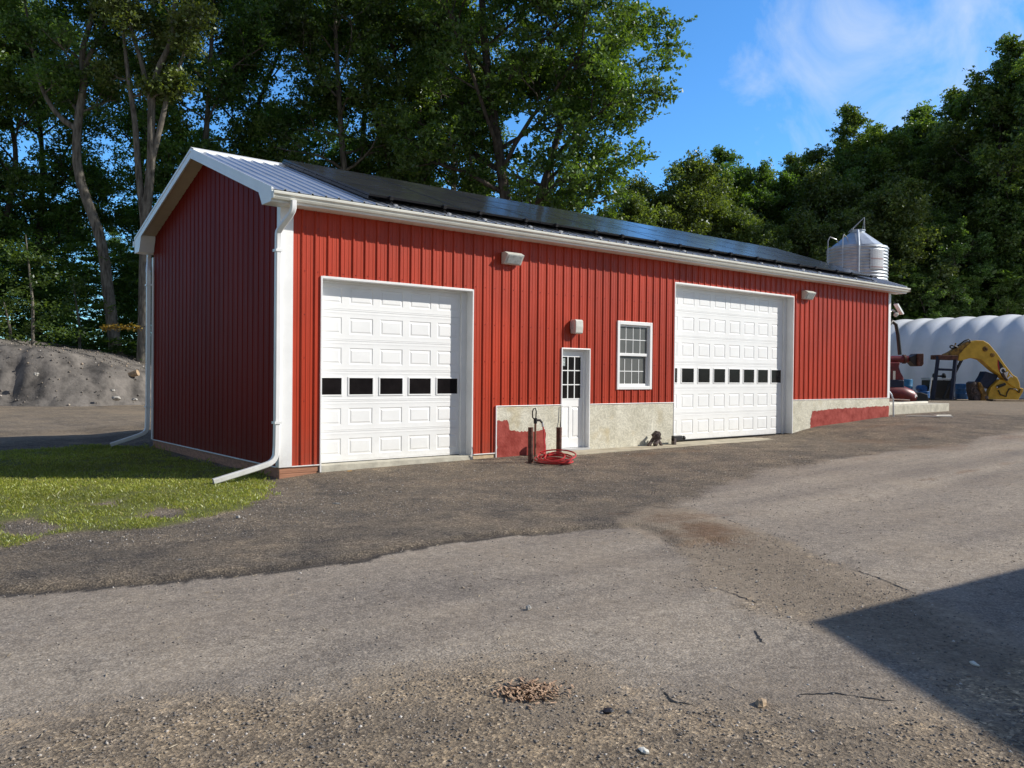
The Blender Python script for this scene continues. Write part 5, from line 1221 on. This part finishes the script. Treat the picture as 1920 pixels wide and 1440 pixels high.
# understory: horizontal sprays of leaves that nobody could count, left woodland floor and behind the tunnel
def understory(name, n, boxes, lmat, label, ls=.10, spr=900):
    r = np.random.default_rng(99); Cs = []
    for (pxa, pxb, da, db, za, zb, wt) in boxes:
        m_ = int(spr*wt); px = r.uniform(pxa, pxb, m_); dep = r.uniform(da, db, m_); z = za+(zb-za)*r.random(m_)**1.3
        q = CAM[None]+dep[:, None]*(FW[None]+RT[None]*((px-960)/FPX)[:, None]); q[:, 2] = z+gz(q[:, 0], q[:, 1]); Cs.append(q)
    Cs = np.concatenate(Cs); ci = r.integers(0, len(Cs), n); rad = r.uniform(.4, 1.1, len(Cs))
    off = r.normal(0, 1, (n, 3)); off /= np.linalg.norm(off, axis=1)[:, None]; off *= (r.random((n, 1))**.6)*rad[ci][:, None]*np.array([1,1,.22])
    C = Cs[ci]+off; C[:, 2] -= (off[:, 0]**2+off[:, 1]**2)*.18
    nrm = r.normal(0, .45, (n, 3))+np.array([0,0,1]); nrm /= np.linalg.norm(nrm, axis=1)[:, None]; tg = np.cross(nrm, r.normal(0, 1, (n, 3))); tg /= np.linalg.norm(tg, axis=1)[:, None]; bt = np.cross(nrm, tg); s_ = (ls*(.6+.8*r.random(n)))[:, None]
    V = np.stack([C-tg*s_, C+bt*s_*.5, C+tg*s_, C-bt*s_*.5], 1).reshape(-1, 3)
    return tag(np_mesh(name, V, np.arange(4*n).reshape(-1, 4), lmat), label, 'undergrowth', kind='stuff')
understory('undergrowth', 240000, [(-350,330,44,58,.2,13,2.6),(-350,300,41,52,.2,8.5,1.6),(-350,320,40,42,.2,3.0,.45),(300,1150,44,54,.2,8,1.0)], M['leaf_under'], 'dark layered undergrowth filling the wood behind the soil heap')
understory('far_undergrowth', 150000, [(1300,2300,57,66,.2,9,1.5),(-350,1300,66,78,.2,12,1.6)], M['leaf_dark'], 'dark low growth filling the foot of the woods', .2)
# sapling with pale stem on the mound edge and a yellow spray
def sapling(px, py, dep, top, label, lm, n=1800, name='sapling'):
    o = at(px, py, dep); th = thing(name, label, 'sapling', tuple(o)); tp = at(px-14, top, dep); m = MB(); m.tube([o-np.array([0,0,.4]), o*.6+tp*.4+np.array([.1,0,0]), tp], [.09,.06,.02], 8); m.build('stem', M['bark_pale'], th, smooth=True)
    r = np.random.default_rng(int(px)); k = 26; f_ = r.uniform(.05, 1, k); Cs = o[None]+(tp-o)[None]*f_[:, None]+r.normal(0, .75, (k, 3))*np.array([1,1,.3]); ci = r.integers(0, k, n)
    C = Cs[ci]+r.normal(0, .28, (n, 3))*np.array([1,1,.45])-np.array(o); nrm = r.normal(0,.6,(n,3))+np.array([0,0,1]); nrm /= np.linalg.norm(nrm,axis=1)[:,None]; tg = np.cross(nrm, r.normal(0,1,(n,3))); tg /= np.linalg.norm(tg,axis=1)[:,None]; bt = np.cross(nrm,tg); s_ = .085
    np_mesh('foliage', np.stack([C-tg*s_, C+bt*s_*.5, C+tg*s_, C-bt*s_*.5], 1).reshape(-1,3), np.arange(4*n).reshape(-1,4), lm, th)
sapling(62, 650, 37, 440, 'slender pale stemmed sapling on the left crest of the soil heap', M['leaf_under'])
sapling(20, 655, 38, 560, 'low light green bush on the crest at the left edge', M['leaf_light'], 1200)
sapling(150, 670, 40, 520, 'thin green sapling behind the crest between the two pale trunks', M['leaf_under'], 1500)
# yellow autumn spray
o = at(228, 613, 36.5); n = 300; r = np.random.default_rng(5); C = np.stack([r.normal(0, 1, n)*hor[0]*.62, r.normal(0, 1, n)*.3, r.normal(0, .07, n)], 1); s1 = r.uniform(-.85, .85, n); C = np.stack([hor[0]*s1, hor[1]*s1, r.normal(0, .06, n)-.05*s1**2], 1)+r.normal(0, .10, (n, 3))*np.array([1,1,.4])
yb = thing('maple_branch', 'yellow leaved branch reaching out from the wood beside the barn downspout', 'branch', tuple(o))
MB().tube([o+np.array([hor[0]*a_, hor[1]*a_, .02*a_]) for a_ in (1.1,.4,-.3,-.8)], [.02,.015,.01,.005], 6).build('twig', M['bark'], yb)
nrm = r.normal(0,.5,(n,3))+np.array([0,0,1]); nrm /= np.linalg.norm(nrm,axis=1)[:,None]; tg = np.cross(nrm, r.normal(0,1,(n,3))); tg /= np.linalg.norm(tg,axis=1)[:,None]; bt = np.cross(nrm,tg); s_ = .07
np_mesh('foliage', np.stack([C-tg*s_, C+bt*s_*.5, C+tg*s_, C-bt*s_*.5], 1).reshape(-1,3), np.arange(4*n).reshape(-1,4), M['yleaf'], yb)

# ------------------------------------------------------------------ light, sky, camera
EL = math.atan(TANE); sun_dir = np.array([SUN_H[0]*math.cos(EL), SUN_H[1]*math.cos(EL), math.sin(EL)])
ld = bpy.data.lights.new('sun', 'SUN'); ld.energy = 5.0; ld.angle = math.radians(.55); ld.color = (1,.95,.87)
lo = bpy.data.objects.new('sun', ld); COL.objects.link(lo); lo.rotation_euler = Vector(sun_dir).to_track_quat('Z', 'Y').to_euler(); lo.location = (20,-20,30)
wd_ = bpy.data.worlds.new('World'); SC.world = wd_; wd_.use_nodes = True; nt = wd_.node_tree; N = nt.nodes; L = nt.links
bg = N['Background']; sky = N.new('ShaderNodeTexSky'); sky.sky_type = 'NISHITA'; sky.sun_disc = False; sky.sun_elevation = EL
sky.sun_rotation = math.atan2(SUN_H[0], SUN_H[1]); sky.ozone_density = 3.0; sky.dust_density = .2; sky.air_density = 1.0; sky.altitude = 200
hs = N.new('ShaderNodeHueSaturation'); hs.inputs['Saturation'].default_value = 1.08; L.new(sky.outputs[0], hs.inputs['Color'])
tc = N.new('ShaderNodeTexCoord')
cd = FW+RT*(1790-960)/FPX-UP*(60-720)/FPX; cd /= np.linalg.norm(cd)
def vmath(op, a, b=None):
    v = N.new('ShaderNodeVectorMath'); v.operation = op; L.new(a, v.inputs[0])
    if b is not None: v.inputs[1].default_value = b
    return v
mp = N.new('ShaderNodeMapping'); mp.inputs['Rotation'].default_value = (.35,.5,-.5); mp.inputs['Scale'].default_value = (3.4,9.5,7.0); L.new(tc.outputs['Generated'], mp.inputs[0])
cn = N.new('ShaderNodeTexNoise'); cn.inputs['Scale'].default_value = 1.15; cn.inputs['Detail'].default_value = 9; cn.inputs['Roughness'].default_value = .58; cn.inputs['Distortion'].default_value = .6; L.new(mp.outputs[0], cn.inputs['Vector'])
dt = vmath('DOT_PRODUCT', tc.outputs['Generated'], tuple(cd)); mr = N.new('ShaderNodeMapRange'); mr.inputs['From Min'].default_value = math.cos(.30); mr.inputs['From Max'].default_value = math.cos(.05); mr.inputs['To Min'].default_value = 0; mr.inputs['To Max'].default_value = 1; L.new(dt.outputs['Value'], mr.inputs[0])
ad = N.new('ShaderNodeMath'); ad.operation = 'MULTIPLY_ADD'; ad.inputs[1].default_value = .42; L.new(mr.outputs[0], ad.inputs[0]); L.new(cn.outputs[0], ad.inputs[2])
cr = N.new('ShaderNodeMapRange'); cr.inputs['From Min'].default_value = .77; cr.inputs['From Max'].default_value = 1.12; cr.inputs['To Max'].default_value = .7; L.new(ad.outputs[0], cr.inputs[0])
mxs = N.new('ShaderNodeMixRGB'); mxs.inputs[2].default_value = (7.2,8.2,9.6,1); L.new(cr.outputs[0], mxs.inputs[0]); tint = N.new('ShaderNodeMixRGB'); tint.blend_type = 'MULTIPLY'; tint.inputs[0].default_value = 1; tint.inputs[2].default_value = (1.05,1.75,2.25,1); L.new(hs.outputs[0], tint.inputs[1]); hd = vmath('DOT_PRODUCT', tc.outputs['Generated'], tuple(FW)); hm = N.new('ShaderNodeMapRange'); hm.inputs['From Min'].default_value = .55; hm.inputs['From Max'].default_value = -.1; hm.inputs['To Max'].default_value = .72; L.new(hd.outputs['Value'], hm.inputs[0])
hz = N.new('ShaderNodeMixRGB'); hz.inputs[2].default_value = (2.0,1.8,1.58,1); L.new(hm.outputs[0], hz.inputs[0]); L.new(tint.outputs[0], hz.inputs[1]); L.new(hz.outputs[0], mxs.inputs[1]); L.new(mxs.outputs[0], bg.inputs['Color']); bg.inputs['Strength'].default_value = .10  # warm haze added to the sky outside the view, neutralises the blue fill
cam = bpy.data.cameras.new('camera'); co = bpy.data.objects.new('camera', cam); COL.objects.link(co); SC.camera = co
cam.sensor_width = 36; cam.lens = 36*FPX/1920; cam.clip_end = 3000; cam.clip_start = .05
co.matrix_world = Matrix(((RT[0], UP[0], -FW[0], CAM[0]), (RT[1], UP[1], -FW[1], CAM[1]), (RT[2], UP[2], -FW[2], CAM[2]), (0,0,0,1)))
SC.view_settings.view_transform = 'Standard'; SC.view_settings.look = 'None'; SC.view_settings.exposure = 0
SC.cycles.max_bounces = 6; SC.cycles.diffuse_bounces = 3; SC.cycles.transmission_bounces = 3
for o in list(bpy.data.objects):
    if '_o' in o: del o['_o']
